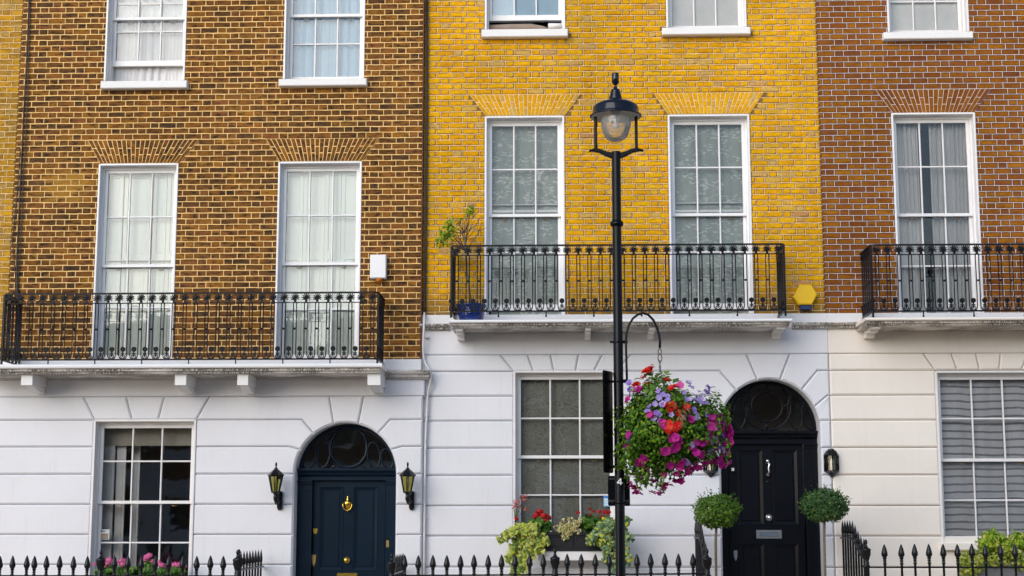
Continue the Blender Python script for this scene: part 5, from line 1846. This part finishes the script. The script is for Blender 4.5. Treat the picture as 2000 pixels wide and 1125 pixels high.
def coach_lantern(px, side, label):
    """tapered six sided lantern on a scrolled wall arm"""
    yl_ = SA - .20
    c = P(px, 944, yl_)
    k = 1 / 156.5
    t = thing('wall_lantern', (c.x, SA - .1, PZ(px, 996, SA)), label, 'lantern', 'coach lanterns beside the navy door')
    zt, zb = PZ(px, 930, yl_), PZ(px, 960, yl_)
    rt, rb = 14.2 * k, 8.0 * k
    n = 6
    hexp = lambda r, z, i: (c.x + r * cos(2 * pi * i / n + pi / 6), yl_ + r * sin(2 * pi * i / n + pi / 6), z)
    cage = MB()
    for i in range(n):
        cage.tube([hexp(rb, zb, i), hexp(rt, zt, i)], .0075, 5)
    cage.lathe([(rb * .5, zb - .03), (rb * 1.1, zb - .012), (rb * 1.12, zb)], c.x, yl_, 6, False)
    cage.lathe([(rt * .98, zt - .004), (rt * 1.04, zt + .002), (rt * .98, zt + .008)], c.x, yl_, 6, False)
    cage.build('cage', M['railing_paint'], t)
    for i in range(n):
        a, b, d, e = hexp(rb * .97, zb, i), hexp(rb * .97, zb, (i + 1) % n), hexp(rt * .97, zt, (i + 1) % n), hexp(rt * .97, zt, i)
        MB().add([a, b, d, e], [(0, 1, 2, 3)]).build('pane', M['lantern_glass'], t)
    roof = MB().lathe([(rt * 1.16, zt + .003), (rt * 1.2, zt + .008), (rt * .8, zt + .045), (rt * .42, zt + .078), (rt * .28, zt + .085), (rt * .26, zt + .095), (.012, zt + .105), (.008, zt + .12), (.014, zt + .135), (.013, zt + .155), (.006, zt + .17), (.001, zt + .175)], c.x, yl_, 6, False)
    roof.build('roof', M['railing_paint'], t)
    MB().lathe([(.014, zb), (.014, zb + .05), (.022, zb + .06), (.020, zb + .14), (.008, zb + .16)], c.x, yl_, 10).build('bulb', M['white_plate'], t)
    arm = MB()
    bxp = PX(px + 8 * side, 978, SA - .02)
    arm.tube([(c.x, yl_, zb - .02), (c.x, yl_ + .01, zb - .09), (c.x + (bxp - c.x) * .3, yl_ + .05, zb - .14), (c.x + (bxp - c.x) * .8, yl_ + .13, zb - .13), (bxp, SA - .03, zb - .08)], [.022, .028, .024, .022, .02], 8)
    arm.tube([(c.x, yl_ + .01, zb - .06), (c.x + (bxp - c.x) * .6, yl_ + .08, zb - .03), (bxp, SA - .03, zb - .03)], .018, 7)
    arm.build('arm', M['railing_paint'], t)
    zz0, zz1 = PZ(px, 996, SA), PZ(px, 959, SA)
    w = .034
    MB().prism([(bxp - w * .6, zz0), (bxp + w * .6, zz0), (bxp + w, zz0 + .03), (bxp + w, zz1 - .03), (bxp + w * .5, zz1), (bxp - w * .5, zz1), (bxp - w, zz1 - .03), (bxp - w, zz0 + .03)], SA - .035, SA - .001, .008).build('backplate', M['railing_paint'], t)


coach_lantern(538.5, 1, 'black coach lantern with amber glass left of the navy door')
coach_lantern(796, 1, 'black coach lantern with amber glass right of the navy door')


def flush_lantern(px, label):
    k = 1 / 156.5
    ys = SB
    c = P(px, 904, ys - .08)
    z = lambda py: PZ(px, py, ys - .06)
    t = thing('wall_lantern', (c.x, SB - .06, z(932)), label, 'lantern', 'half lanterns beside the black door')
    n = 5
    R = 13.5 * k
    an = lambda i: pi + pi * i / (n - 1)
    pt = lambda r, i, zz: (c.x + r * cos(an(i)), ys - .003 + 1.15 * r * sin(an(i)), zz)

    def shell(name, prof, mat):
        v = []; f = []
        for r, zz in prof:
            for i in range(n): v.append(pt(r, i, zz))
        for j in range(len(prof) - 1):
            for i in range(n - 1): f.append((j * n + i, j * n + i + 1, (j + 1) * n + i + 1, (j + 1) * n + i))
            f.append((j * n + n - 1, j * n, (j + 1) * n, (j + 1) * n + n - 1))
        f.append(tuple(reversed(range(n)))); f.append(tuple(range((len(prof) - 1) * n, len(prof) * n)))
        return MB().add(v, f).build(name, M[mat], t)
    shell('roof', [(R * 1.06, z(890.5)), (R * 1.10, z(888.5)), (R * .72, z(880)), (R * .5, z(879)), (R * .45, z(876.5)), (.004, z(875.5))], 'railing_paint')
    shell('base', [(.004, z(932.5)), (R * .22, z(931)), (R * .80, z(923)), (R * 1.08, z(921)), (R * 1.08, z(918.5))], 'railing_paint')
    cg = MB()
    for i in range(n):
        cg.tube([pt(R * .98, i, z(919.5)), pt(R * .98, i, z(889.5))], .011 if i in (0, 4) else .009, 5)
    cg.build('cage', M['railing_paint'], t)
    for i in range(n - 1):
        MB().add([pt(R * .95, i, z(919)), pt(R * .95, i + 1, z(919)), pt(R * .95, i + 1, z(890)), pt(R * .95, i, z(890))], [(0, 1, 2, 3)]).build('pane', M['pane_glass'], t)
    MB().lathe([(.022, z(919)), (.026, z(914)), (.026, z(901)), (.018, z(897)), (.004, z(896))], c.x, ys - .055, 12).build('bulb', M['white_plate'], t)
    MB().box(c.x - R * .9, c.x + R * .9, ys - .004, ys + .004, z(919), z(890)).build('backplate', M['railing_paint'], t)


flush_lantern(1626, 'black half lantern on the cream wall right of the black door')
flush_lantern(1389, 'black half lantern left of the black door, partly hidden by flowers')

for k, pth in enumerate(([(58, -60), (55, 40), (52, 120), (46, 220), (41, 330), (37, 420), (33, 500), (33, 590), (34, 700)],
                         [(60, -60), (57, 80), (54, 180), (49, 300), (45, 345), (43, 420), (35, 560), (37, 700)],
                         [(40, 290), (36, 350), (29, 420), (24, 470), (30, 540), (32, 700)])):
    t = MB().tube([P(x, y, YA - .022) for x, y in pth], .0085 if k == 0 else .006, 6).build('wall_cable', M['cable_black'])
    tag(t, ['thickest black cable running down the wall at the far left', 'thinner black cable close to the thickest one at the far left', 'short loose black cable bowing left of the other two'][k], 'cable', 'black cables at the left edge')
t = MB().tube([P(x, y, -.035) for x, y in ((834.5, -60), (834, 100), (833, 300), (831, 480), (829.5, 600), (829, 612))], .0135, 8).build('down_cable', M['cable_black'])
tag(t, 'thick black cable down the joint between brown and yellow brick', 'cable')
yy = -.20
t = thing('conduit', (PX(830, 1100, yy), yy, .1), 'thin white pipe snaking down the stucco below the black cable', 'pipe')
MB().tube([P(829, 611, -.05), P(828.5, 630, -.16), P(827.5, 650, -.17), P(826.5, 680, -.12), P(827.5, 700, -.07), P(832, 712, -.09), P(838, 722, -.15), P(841.5, 732, -.16), P(840.5, 748, -.12), P(836, 765, -.09), P(834, 800, -.08), P(831, 860, -.08), P(829.5, 960, -.08), P(828.5, 1060, -.08), P(828, 1170, -.08)], .0145, 8).build('tube', M['pipe_white'], t)
for y in (658, 775, 810, 1010):
    c = P(829 + (4 if y < 900 else 0), y, -.08)
    MB().box(c.x - .026, c.x + .026, -.082, SB - .0, c.z - .008, c.z + .008).build('clip', M['pipe_white'], t)
# small stone bracket end of the old awning rail beside the balcony
c = P(749, 581, YA - .03)

# ================================================================ plants
def topiary(px, py, rx, ry, stem_px, mat, label, seed):
    rg = random.Random(seed)
    Y = -.85
    c = P(px, py, Y)
    k = 1 / 162.0
    zf = .14
    t = thing('topiary_tree', (c.x, Y, zf), label, 'topiary', 'ball topiary trees flanking the black door')
    pot = MB().lathe([(.13, zf), (.17, zf + .30), (.185, zf + .30), (.185, zf + .33), (.165, zf + .33), (.16, zf + .29)], c.x, Y, 18)
    pot.build('pot', M['planter_black'], t)
    MB().lathe([(.01, zf + .29), (.16, zf + .285)], c.x, Y, 14).build('soil', M['soil'], t)
    sx = PX(stem_px, 1120, Y)
    sm = MB()
    sm.tube([(c.x, Y, zf + .28), (sx, Y, zf + .5), (sx + .006, Y, c.z - .35), (c.x, Y, c.z - .05)], [.018, .016, .016, .015], 8)
    for q in range(26):
        d = rdir(rg)
        d.z = abs(d.z) * .8 - .2
        sm.tube([(c.x, Y, c.z - .1), (c.x + d.x * rx * k * .5, Y + d.y * rx * k * .5, c.z + d.z * ry * k * .5), (c.x + d.x * rx * k * .93, Y + d.y * rx * k * .93, c.z + d.z * ry * k * .93)], [.008, .005, .002], 4)
    sm.build('trunk', M['bark'], t)
    fo = MB()
    leaf_cloud(fo, c, (rx * k, rx * k, ry * k), 4800, .034, rg, .72, 0, .085)
    for q in range(160):                                    # stray shoots breaking the outline
        d = rdir(rg)
        if d.z < -.1: d.z *= -.6
        p = Vector((c.x + d.x * rx * k, c.y + d.y * rx * k, c.z + d.z * ry * k))
        L = rg.uniform(.01, .05)
        for j in range(4):
            leaf(fo, p + d * (L * j / 3) + Vector((0, 0, L * j / 5)), rdir(rg), d + rdir(rg) * .6, .026, .007)
    fo.build('crown', M[mat], t)


topiary(1400, 998, 42, 32, 1398, 'box_leaf', 'light green ball topiary left of the black door', 3)
topiary(1610.5, 987, 43, 31, 1611, 'dark_box_leaf', 'darker shaggy ball topiary right of the black door', 4)

# window box of the yellow house
x0, x1 = PX(1040, 1060, -.36), PX(1195, 1060, -.36)
zb_, zt_ = PZ(1110, 1076, -.36), PZ(1110, 1040, -.36)
t = thing('window_box', ((x0 + x1) / 2, -.21, zb_), 'long black panelled flower box under the yellow house window', 'window box')
xm = (x0 + x1) / 2 + .02
for a, b in ((x0, xm - .004), (xm + .004, x1)):
    m = MB()
    m.box(a, b, -.36, -.345, zb_, zt_); m.box(a, b, -.07, -.055, zb_, zt_); m.box(a, a + .015, -.345, -.07, zb_, zt_); m.box(b - .015, b, -.345, -.07, zb_, zt_)
    m.box(a + .015, b - .015, -.345, -.07, zb_, zb_ + .015)
    q = m.build('trough', M['planter_black'], t)
    MB().cbox(a - .004, b + .003, -.375, -.3605, zt_ - .035, zt_ + .006, .006).build('rim', M['planter_black'], q)
    MB().cbox(a - .003, b + .003, -.370, -.3605, zb_ - .002, zb_ + .028, .005).build('plinth', M['planter_black'], q)
    c8 = .03
    pl = [(a + .04 + c8, zb_ + .06), (b - .04 - c8, zb_ + .06), (b - .04, zb_ + .06 + c8), (b - .04, zt_ - .055), (a + .04, zt_ - .055), (a + .04, zb_ + .06 + c8)]
    MB().tube([(x, -.362, z) for x, z in pl], .0045, 5, closed=True).build('panel_bead', M['worn_iron'], q)
MB().box(x0 + .02, x1 - .02, -.34, -.075, zb_ + .02, zt_ - .03).build('soil', M['soil'], t)
MB().cbox(PX(1052, 1078, SB), PX(1185, 1078, SB), SB - .33, SB + .04, PZ(1110, 1094, SB), zb_ - .004, .01).build('window_ledge', M['white_stucco_clean'], hB)


def leaf_ivy(mb, c, nrm, up, s):
    nrm = Vector(nrm).normalized(); up = Vector(up); up = (up - nrm * up.dot(nrm))
    if up.length < 1e-3: up = nrm.orthogonal()
    up.normalize(); sd_ = nrm.cross(up); c = Vector(c)
    o = [(0, 0), (.45, -.1), (.62, .28), (.36, .42), (0, 1.0), (-.36, .42), (-.62, .28), (-.45, -.1)]
    v = [c + (sd_ * x + up * y) * s - nrm * (abs(x) * .18 * s) for x, y in o] + [c + up * .35 * s + nrm * .05 * s]
    mb.add(v, [(i, (i + 1) % 8, 8) for i in range(8)])


def ivy(label, mat, strands, seed, size=.05, dens=34):
    rg = random.Random(seed)
    Y = -.40
    b = P(strands[0][0], strands[0][1], Y)
    t = thing('ivy_plant', (b.x, -.3, b.z - .1), label, 'ivy', 'trailing ivy of the window box')
    fo = MB(); sm = MB()
    for (xa, ya, xb, yb, wob) in strands:
        for rep in range(3):
            ox, oy = rg.gauss(0, 4), rg.gauss(0, 3)
            dy = rg.uniform(-.09, .06)
            n = 9; path = []
            for j in range(n):
                u = j / (n - 1)
                path.append(P(xa + (xb - xa) * u ** .8 + ox * u + wob * sin(u * 4 + rep), ya + (yb - ya) * u ** 1.15 + oy, Y + dy - .07 * sin(min(1, u * 2) * pi / 2)))
            sm.tube(path, .0035, 4)
            for j in range(dens):
                u = rg.random() * (n - 1.001); i = int(u)
                p = path[i].lerp(path[i + 1], u - i) + rdir(rg) * .032
                leaf_ivy(fo, p, Vector((rg.uniform(-.5, .5), -1, rg.uniform(0, .7))), Vector((rg.uniform(-.6, .6), -.2, -1)), size * rg.uniform(.5, 1.15))
    sm.build('stems', M['twig'], t)
    fo.build('foliage', M[mat], t)


ivy('yellow variegated ivy spilling over the left of the window box', 'ivy_leaf',
    [(1040, 1030, 982, 1058, 4), (1035, 1026, 988, 1046, 4), (1032, 1035, 1002, 1078, 5), (1030, 1035, 996, 1100, 5), (1035, 1040, 1010, 1112, 5), (1035, 1042, 1022, 1125, 4), (1028, 1040, 1005, 1128, 4),
     (1040, 1040, 1030, 1100, 3), (1045, 1038, 1040, 1082, 3), (1045, 1034, 1062, 1062, 3), (1042, 1040, 1053, 1074, 2), (1008, 1026, 1045, 1026, 3), (1003, 1036, 1042, 1038, 3), (1035, 1050, 1018, 1135, 3)], 5, .052)
ivy('greyish green ivy spilling over the right of the window box by the lamp post', 'grey_ivy_leaf',
    [(1190, 1022, 1180, 1060, 4), (1180, 1022, 1172, 1062, 3), (1172, 1028, 1188, 1085, 4), (1185, 1030, 1192, 1105, 3), (1195, 1030, 1200, 1112, 3), (1200, 1025, 1212, 1090, 4), (1175, 1030, 1155, 1056, 3), (1165, 1040, 1150, 1058, 2),
     (1205, 1020, 1228, 1014, 3), (1208, 1030, 1232, 1050, 3), (1205, 1050, 1230, 1095, 3), (1180, 1018, 1215, 1020, 2), (1190, 1040, 1185, 1098, 2), (1165, 1026, 1195, 1028, 2)], 6, .048)
# cream euonymus in the middle
rg = random.Random(9)
b = P(1110, 1040, -.33)
t = thing('variegated_shrub', (b.x, -.3, b.z), 'cream leaved shrub in the middle of the window box', 'shrub')
fo = MB(); sm = MB()
for (xa, ya, xb, yb) in ((1108, 1042, 1086, 1028), (1108, 1042, 1098, 1016), (1110, 1042, 1112, 1014), (1112, 1042, 1126, 1020), (1112, 1042, 1138, 1014), (1110, 1040, 1103, 1052), (1112, 1040, 1106, 1048), (1114, 1040, 1128, 1036), (1106, 1040, 1090, 1036), (1110, 1040, 1118, 1024)):
    for rep in range(2):
        path = [P(xa + (xb - xa) * u + rg.gauss(0, 2), ya + (yb - ya) * u + rg.gauss(0, 2), -.34 - .05 * u + rg.uniform(-.03, .03)) for u in (0, .35, .7, 1)]
        sm.tube(path, .003, 4)
        for j in range(30):
            u = rg.random() * 2.99; i = int(u)
            leaf(fo, path[i].lerp(path[i + 1], u - i) + rdir(rg) * .024, rdir(rg) + Vector((0, -.9, .4)), rdir(rg) + Vector((0, 0, .4)), rg.uniform(.03, .048), .013)
sm.build('stems', M['twig'], t); fo.build('foliage', M['cream_leaf'], t)


def floret_head(name, mat, r, seed):
    """round geranium truss of many small five-petalled florets"""
    rr = random.Random(seed); mb = MB()
    for _ in range(34):
        d = rdir(rr); d.z = abs(d.z) * .9 - .25; d.normalize()
        c = d * r * rr.uniform(.75, 1.0)
        u = d.orthogonal().normalized(); w = d.cross(u)
        ph = rr.uniform(0, 6)
        for k in range(5):
            t_ = ph + 2 * pi * k / 5
            e = u * cos(t_) + w * sin(t_); s = u * -sin(t_) + w * cos(t_)
            q = r * .36
            mb.add([c, c + e * q * .7 + s * q * .42 + d * q * .1, c + e * q + d * q * .05, c + e * q * .7 - s * q * .42 + d * q * .1], [(0, 1, 2, 3)])
    return mb.mesh(name, M[mat])


GER = [floret_head('flower_head', 'petal_geranium', .05, s) for s in range(3)]
PIN = [floret_head('flower_head', 'petal_pink', .05, s + 9) for s in range(3)]


def geranium(label, heads, meshes, base, Y, leaves, seed, group=None):
    rg = random.Random(seed)
    b = P(*base, Y)
    t = thing('geranium_plant', (b.x, Y, b.z), label, 'geranium', group)
    fo = MB(); sm = MB()
    for (px, py, s) in heads:
        p = P(px, py, Y + rg.uniform(-.06, .05))
        o = place('flower_head', rg.choice(meshes), p, t)
        o.scale = (s, s, s); o.rotation_euler = (rg.uniform(-.3, .3), rg.uniform(-.3, .3), rg.uniform(0, 6))
        sm.tube([(b.x + (p.x - b.x) * .4, Y, b.z), (p.x * .6 + b.x * .4, Y - .01, (p.z + b.z) / 2), tuple(p)], .004, 5)
    for (px, py, rx, rz, n) in leaves:
        c = P(px, py, Y)
        for _ in range(n):
            d = rdir(rg)
            p = Vector((c.x + d.x * rx * rg.random() ** .4, Y + d.y * .11, c.z + d.z * rz * rg.random() ** .4))
            nn_ = (rdir(rg) * .7 + Vector((0, -.7, .6))).normalized()
            s = rg.uniform(.022, .04)
            u_ = nn_.orthogonal().normalized(); w_ = nn_.cross(u_)
            ring_ = [p + (u_ * cos(2 * pi * k / 9) + w_ * sin(2 * pi * k / 9)) * s * (1 + .12 * (k % 2)) + nn_ * s * .22 for k in range(9)]
            fo.add([p] + ring_, [(0, 1 + k, 1 + (k + 1) % 9) for k in range(9)])
    sm.build('stems', M['geranium_leaf'], t); fo.build('foliage', M['geranium_leaf'], t)
    return t


geranium('red geranium at the left end of the window box', [(1048, 1006, .95), (1054, 1000, .9), (1062, 1008, 1.0), (1070, 1012, .9), (1064, 1018, .9), (1045, 1011, .7), (1056, 1012, .9), (1008, 1014, .6)], GER, (1058, 1042), -.28,
         [(1052, 1026, .14, .09, 150), (1066, 1030, .07, .07, 60)], 3, 'red geraniums of the window box')
geranium('red geranium at the right end of the window box', [(1129, 1002, .55), (1152, 994, .4), (1159, 999, .42), (1152, 1006, .45), (1171, 1000, .6), (1184, 1002, .85), (1176, 1011, .7), (1190, 1000, .5)], GER, (1160, 1042), -.28,
         [(1150, 1024, .13, .10, 170), (1178, 1024, .14, .07, 120)], 4, 'red geraniums of the window box')
# wispy dusky flower at the left
rg = random.Random(12)
b = P(1006, 1025, -.25)
t = thing('wispy_flower', (b.x, -.25, b.z), 'wispy dusky pink flower spikes at the left edge of the window', 'flower')
fo = MB(); sm = MB(); pe = MB()
for (xb, yb_) in ((1004, 978), (1012, 976), (1018, 970), (1026, 970), (1008, 984), (1022, 976), (1016, 990), (1026, 992), (1003, 988)):
    path = [P(1006 + (xb - 1006) * u ** 1.5, 1025 + (yb_ - 1025) * u, -.25 + .02 * sin(u * 3)) for u in (0, .3, .6, .85, 1)]
    sm.tube(path, .0028, 4)
    for j in range(10):
        leaf(pe, path[-1] + rdir(rg) * .02, rdir(rg) + Vector((0, -1, 0)), rdir(rg) + Vector((.2, 0, -.6)), rg.uniform(.022, .036), .008)
    for j in range(4):
        u = rg.random() * 2.5; i = int(u)
        leaf(fo, path[i].lerp(path[i + 1], u - i), rdir(rg), rdir(rg), .03, .009)
sm.build('stems', M['twig'], t); fo.build('foliage', M['bay_leaf'], t); pe.build('petals', M['petal_dusky'], t)

# pink geraniums in front of the brown house window, in their own trough
yq = -.38
x0, x1 = PX(188, 1150, yq), PX(372, 1150, yq)
zt_ = PZ(280, 1136, yq)
t = thing('window_box', ((x0 + x1) / 2, yq, zt_ - .2), 'dark trough of pink geraniums under the brown house window', 'window box')
m = MB(); m.box(x0, x1, yq - .12, yq - .10, zt_ - .2, zt_); m.box(x0, x1, yq + .10, yq + .12, zt_ - .2, zt_); m.box(x0, x0 + .02, yq - .1, yq + .1, zt_ - .2, zt_); m.box(x1 - .02, x1, yq - .1, yq + .1, zt_ - .2, zt_); m.box(x0 + .02, x1 - .02, yq - .1, yq + .1, zt_ - .2, zt_ - .18)
m.build('trough', M['planter_black'], t)
MB().box(x0 + .02, x1 - .02, yq - .1, yq + .1, zt_ - .18, zt_ - .03).build('soil', M['soil'], t)
MB().cbox(PX(172, 1150, SA), PX(386, 1150, SA), SA - .42, SA + .1, zt_ - .30, zt_ - .203, .01).build('window_ledge', M['white_stucco_clean'], hA)
geranium('pink geranium with a small low bloom left of the newel', [(184, 1103, .5), (213, 1094, .85), (209, 1101, .8), (216, 1098, .8), (205, 1106, .6)], PIN, (205, 1138), yq, [(208, 1119, .13, .09, 120)], 6, 'pink geraniums')
geranium('pink geranium with paler salmon blooms, second from the left', [(236, 1096, .75), (240, 1103, .8), (242, 1095, .6), (233, 1099, .5)], PIN, (240, 1138), yq, [(240, 1121, .12, .09, 120), (258, 1118, .06, .06, 40)], 7, 'pink geraniums')
geranium('tallest pink geranium in the middle of the window', [(286, 1090, .9), (292, 1086, .8), (283, 1095, .7), (299, 1097, .7), (296, 1101, .6), (285, 1117, .75)], PIN, (288, 1138), yq, [(288, 1116, .10, .11, 130)], 8, 'pink geraniums')
geranium('pink geranium blooming lower, between the second and third spears from the right', [(310, 1099, .7), (315, 1105, .9), (320, 1108, .8), (321, 1114, .7)], PIN, (316, 1138), yq, [(316, 1122, .09, .08, 90)], 9, 'pink geraniums')
geranium('pink geranium at the right end of the trough', [(341, 1103, .85), (347, 1104, .8), (337, 1106, .6), (361, 1107, .5), (351, 1102, .6)], PIN, (345, 1138), yq, [(346, 1120, .10, .08, 100)], 10, 'pink geraniums')

# lime shrub in the grey planter by the cream wall
yq = -.75
x0, x1 = PX(1893, 1110, yq), PX(2030, 1110, yq)
zt_ = PZ(1950, 1097, yq)
zg_ = gz(x0)
t = thing('planter', ((x0 + x1) / 2, yq, zg_), 'tall grey planter behind the spears at the right edge', 'planter')
m = MB(); m.cbox(x0, x1, yq - .16, yq - .14, zg_, zt_, .006); m.box(x0, x1, yq + .14, yq + .16, zg_, zt_); m.box(x0, x0 + .02, yq - .14, yq + .14, zg_, zt_); m.box(x1 - .02, x1, yq - .14, yq + .14, zg_, zt_)
m.build('trough', M['planter_grey'], t)
MB().cbox(x0 - .01, x1 + .01, yq - .175, yq - .161, zt_ - .04, zt_ + .004, .004).build('rim', M['planter_grey'], t)
MB().box(x0 + .02, x1 - .02, yq - .14, yq + .14, zg_, zt_ - .05).build('soil', M['soil'], t)
rg = random.Random(33)


def bush(label, parts, mat, base, seed, group=None, size=.04, lift=None):
    rg = random.Random(seed)
    b = P(*base, yq)
    t = thing('shrub', (b.x, yq, b.z), label, 'shrub', group)
    fo = MB(); sm = MB()
    for (px, py, rx, rz, n) in parts:
        c = P(px, py, yq - .08)
        leaf_cloud(fo, c, (rx, .20, rz), n, size, rg, .45, 0, .2, up=lift)
        for q in range(6):
            d = rdir(rg)
            sm.tube([b, (c.x + d.x * rx * .5, c.y, c.z - rz * .3), (c.x + d.x * rx * .8, c.y + d.y * .1, c.z + abs(d.z) * rz * .7)], [.006, .004, .002], 4)
    sm.build('stems', M['twig'], t); fo.build('foliage', M[mat], t)


bush('yellow variegated shrub trailing over the grey planter', [(1905, 1094, .19, .13, 750), (1893, 1108, .10, .15, 450), (1962, 1074, .20, .14, 800), (1940, 1092, .20, .11, 650), (1985, 1088, .16, .14, 600)], 'ivy_leaf', (1940, 1110), 41, 'shrubs of the grey planter', .046)
bush('bright lime feathery shrub behind the variegated one', [(1937, 1058, .15, .13, 900), (1925, 1066, .08, .10, 350), (1990, 1062, .13, .13, 800), (1960, 1066, .1, .08, 350)], 'lime_leaf', (1950, 1108), 42, 'shrubs of the grey planter', .05, lift=(0, 0, 1.6))

# blue pot with a half bare bay tree on the balcony
yq = -.42
c = P(920, 622, yq)
z0 = PZ(1200, 622, -.72) + .012
t = thing('potted_tree', (c.x, yq, z0), 'half bare little tree in a glazed blue pot on the balcony', 'potted tree')
h = PZ(920, 587, yq) - PZ(920, 620, yq)
rpot = (PX(949, 600, yq) - PX(891, 600, yq)) / 2
MB().lathe([(rpot * .80, z0), (rpot * .88, z0 + h * .25), (rpot * .93, z0 + h * .70), (rpot * .86, z0 + h * .74), (rpot * .98, z0 + h * .82), (rpot * 1.02, z0 + h * .97), (rpot * .95, z0 + h), (rpot * .88, z0 + h * .95), (rpot * .86, z0 + h * .8)], c.x, yq, 28).build('pot', M['pot_blue'], t)
MB().lathe([(.01, z0 + h * .86), (rpot * .87, z0 + h * .85)], c.x, yq, 16).build('soil', M['soil'], t)
rg = random.Random(17)
tr = MB()
tp = [P(x, y, yq) for x, y in ((920, 592), (916, 560), (912, 525), (909, 490), (908, 468), (907, 455))]
tr.tube(tp, [.015, .014, .013, .012, .012, .010], 7)
tr.build('trunk', M['bark'], t)
br_ = MB(); fo = MB()
for (xb, yb_, n) in ((930, 415, 0), (938, 424, 0), (920, 410, 10), (916, 418, 4), (898, 440, 0), (890, 425, 0), (885, 445, 6), (875, 452, 0), (932, 445, 0), (925, 432, 0), (942, 440, 0), (905, 425, 0), (895, 430, 3), (930, 470, 0), (884, 470, 0), (912, 425, 0)):
    s0 = tp[rg.choice((3, 4, 5))]
    e = P(xb, yb_, yq + rg.uniform(-.15, .12))
    mid = s0.lerp(e, .5) + Vector((rg.uniform(-.03, .03), 0, rg.uniform(-.02, .03)))
    br_.tube([s0, mid, e], [.006, .004, .002], 5)
    for q in range(3):
        u = rg.uniform(.3, .9)
        a_ = s0.lerp(e, u); br_.tube([a_, a_ + (e - s0).normalized() * .07 + rdir(rg) * .07], .002, 4)
    for q in range(n * 3):
        leaf(fo, e + rdir(rg) * .035, rdir(rg) + Vector((0, -.8, .3)), rdir(rg), .05, .014)
for (px, py, n) in ((862, 470, 40), (868, 458, 40), (876, 440, 36), (870, 448, 26), (880, 456, 24), (874, 470, 24), (858, 474, 14), (880, 430, 12), (919, 412, 14)):
    p = P(px, py, yq - .05)
    br_.tube([tp[3], P((px + 905) / 2, (py + 470) / 2 + 6, yq), p], [.005, .004, .002], 4)
    for q in range(n):
        leaf(fo, p + rdir(rg) * .05, rdir(rg) + Vector((0, -.8, .4)), rdir(rg) + Vector((-.3, 0, -.2)), rg.uniform(.04, .06), .016)
br_.build('branches', M['twig'], t); fo.build('foliage', M['bay_leaf'], t)

# ================================================================ houses across the street, seen only as reflections
yo = -25.0
t = thing('opposite_terrace', (0, yo, 0), 'terrace across the street, brick over white stucco, mirrored in the windows', 'house')
wins = []
for k in range(-7, 8):
    xw = k * 2.3 + .4
    wins += [(xw - .5, xw + .5, .9, 2.9), (xw - .48, xw + .48, 3.9, 6.2)]
pierced('stucco_wall', M['white_stucco'], t, -18, 18, -.5, 3.4, yo - .3, yo, wins)
pierced('brick_wall', M['opposite_brick'], t, -18, 18, 3.4, 7.4, yo - .3, yo - .03, wins)
for (a, b, c, d) in wins:
    f_ = MB(); f_.box(a, a + .06, yo - .14, yo - .1, c, d); f_.box(b - .06, b, yo - .14, yo - .1, c, d); f_.box(a + .06, b - .06, yo - .14, yo - .1, (c + d) / 2 - .03, (c + d) / 2 + .03); f_.box(a + .06, b - .06, yo - .14, yo - .1, d - .06, d); f_.box(a + .06, b - .06, yo - .14, yo - .1, c, c + .08)
    w_ = f_.build('window', M['white_paint'], t)
    MB().box(a, b, yo - .2, yo - .17, c, d).build('pane', M['opposite_glass'], w_)
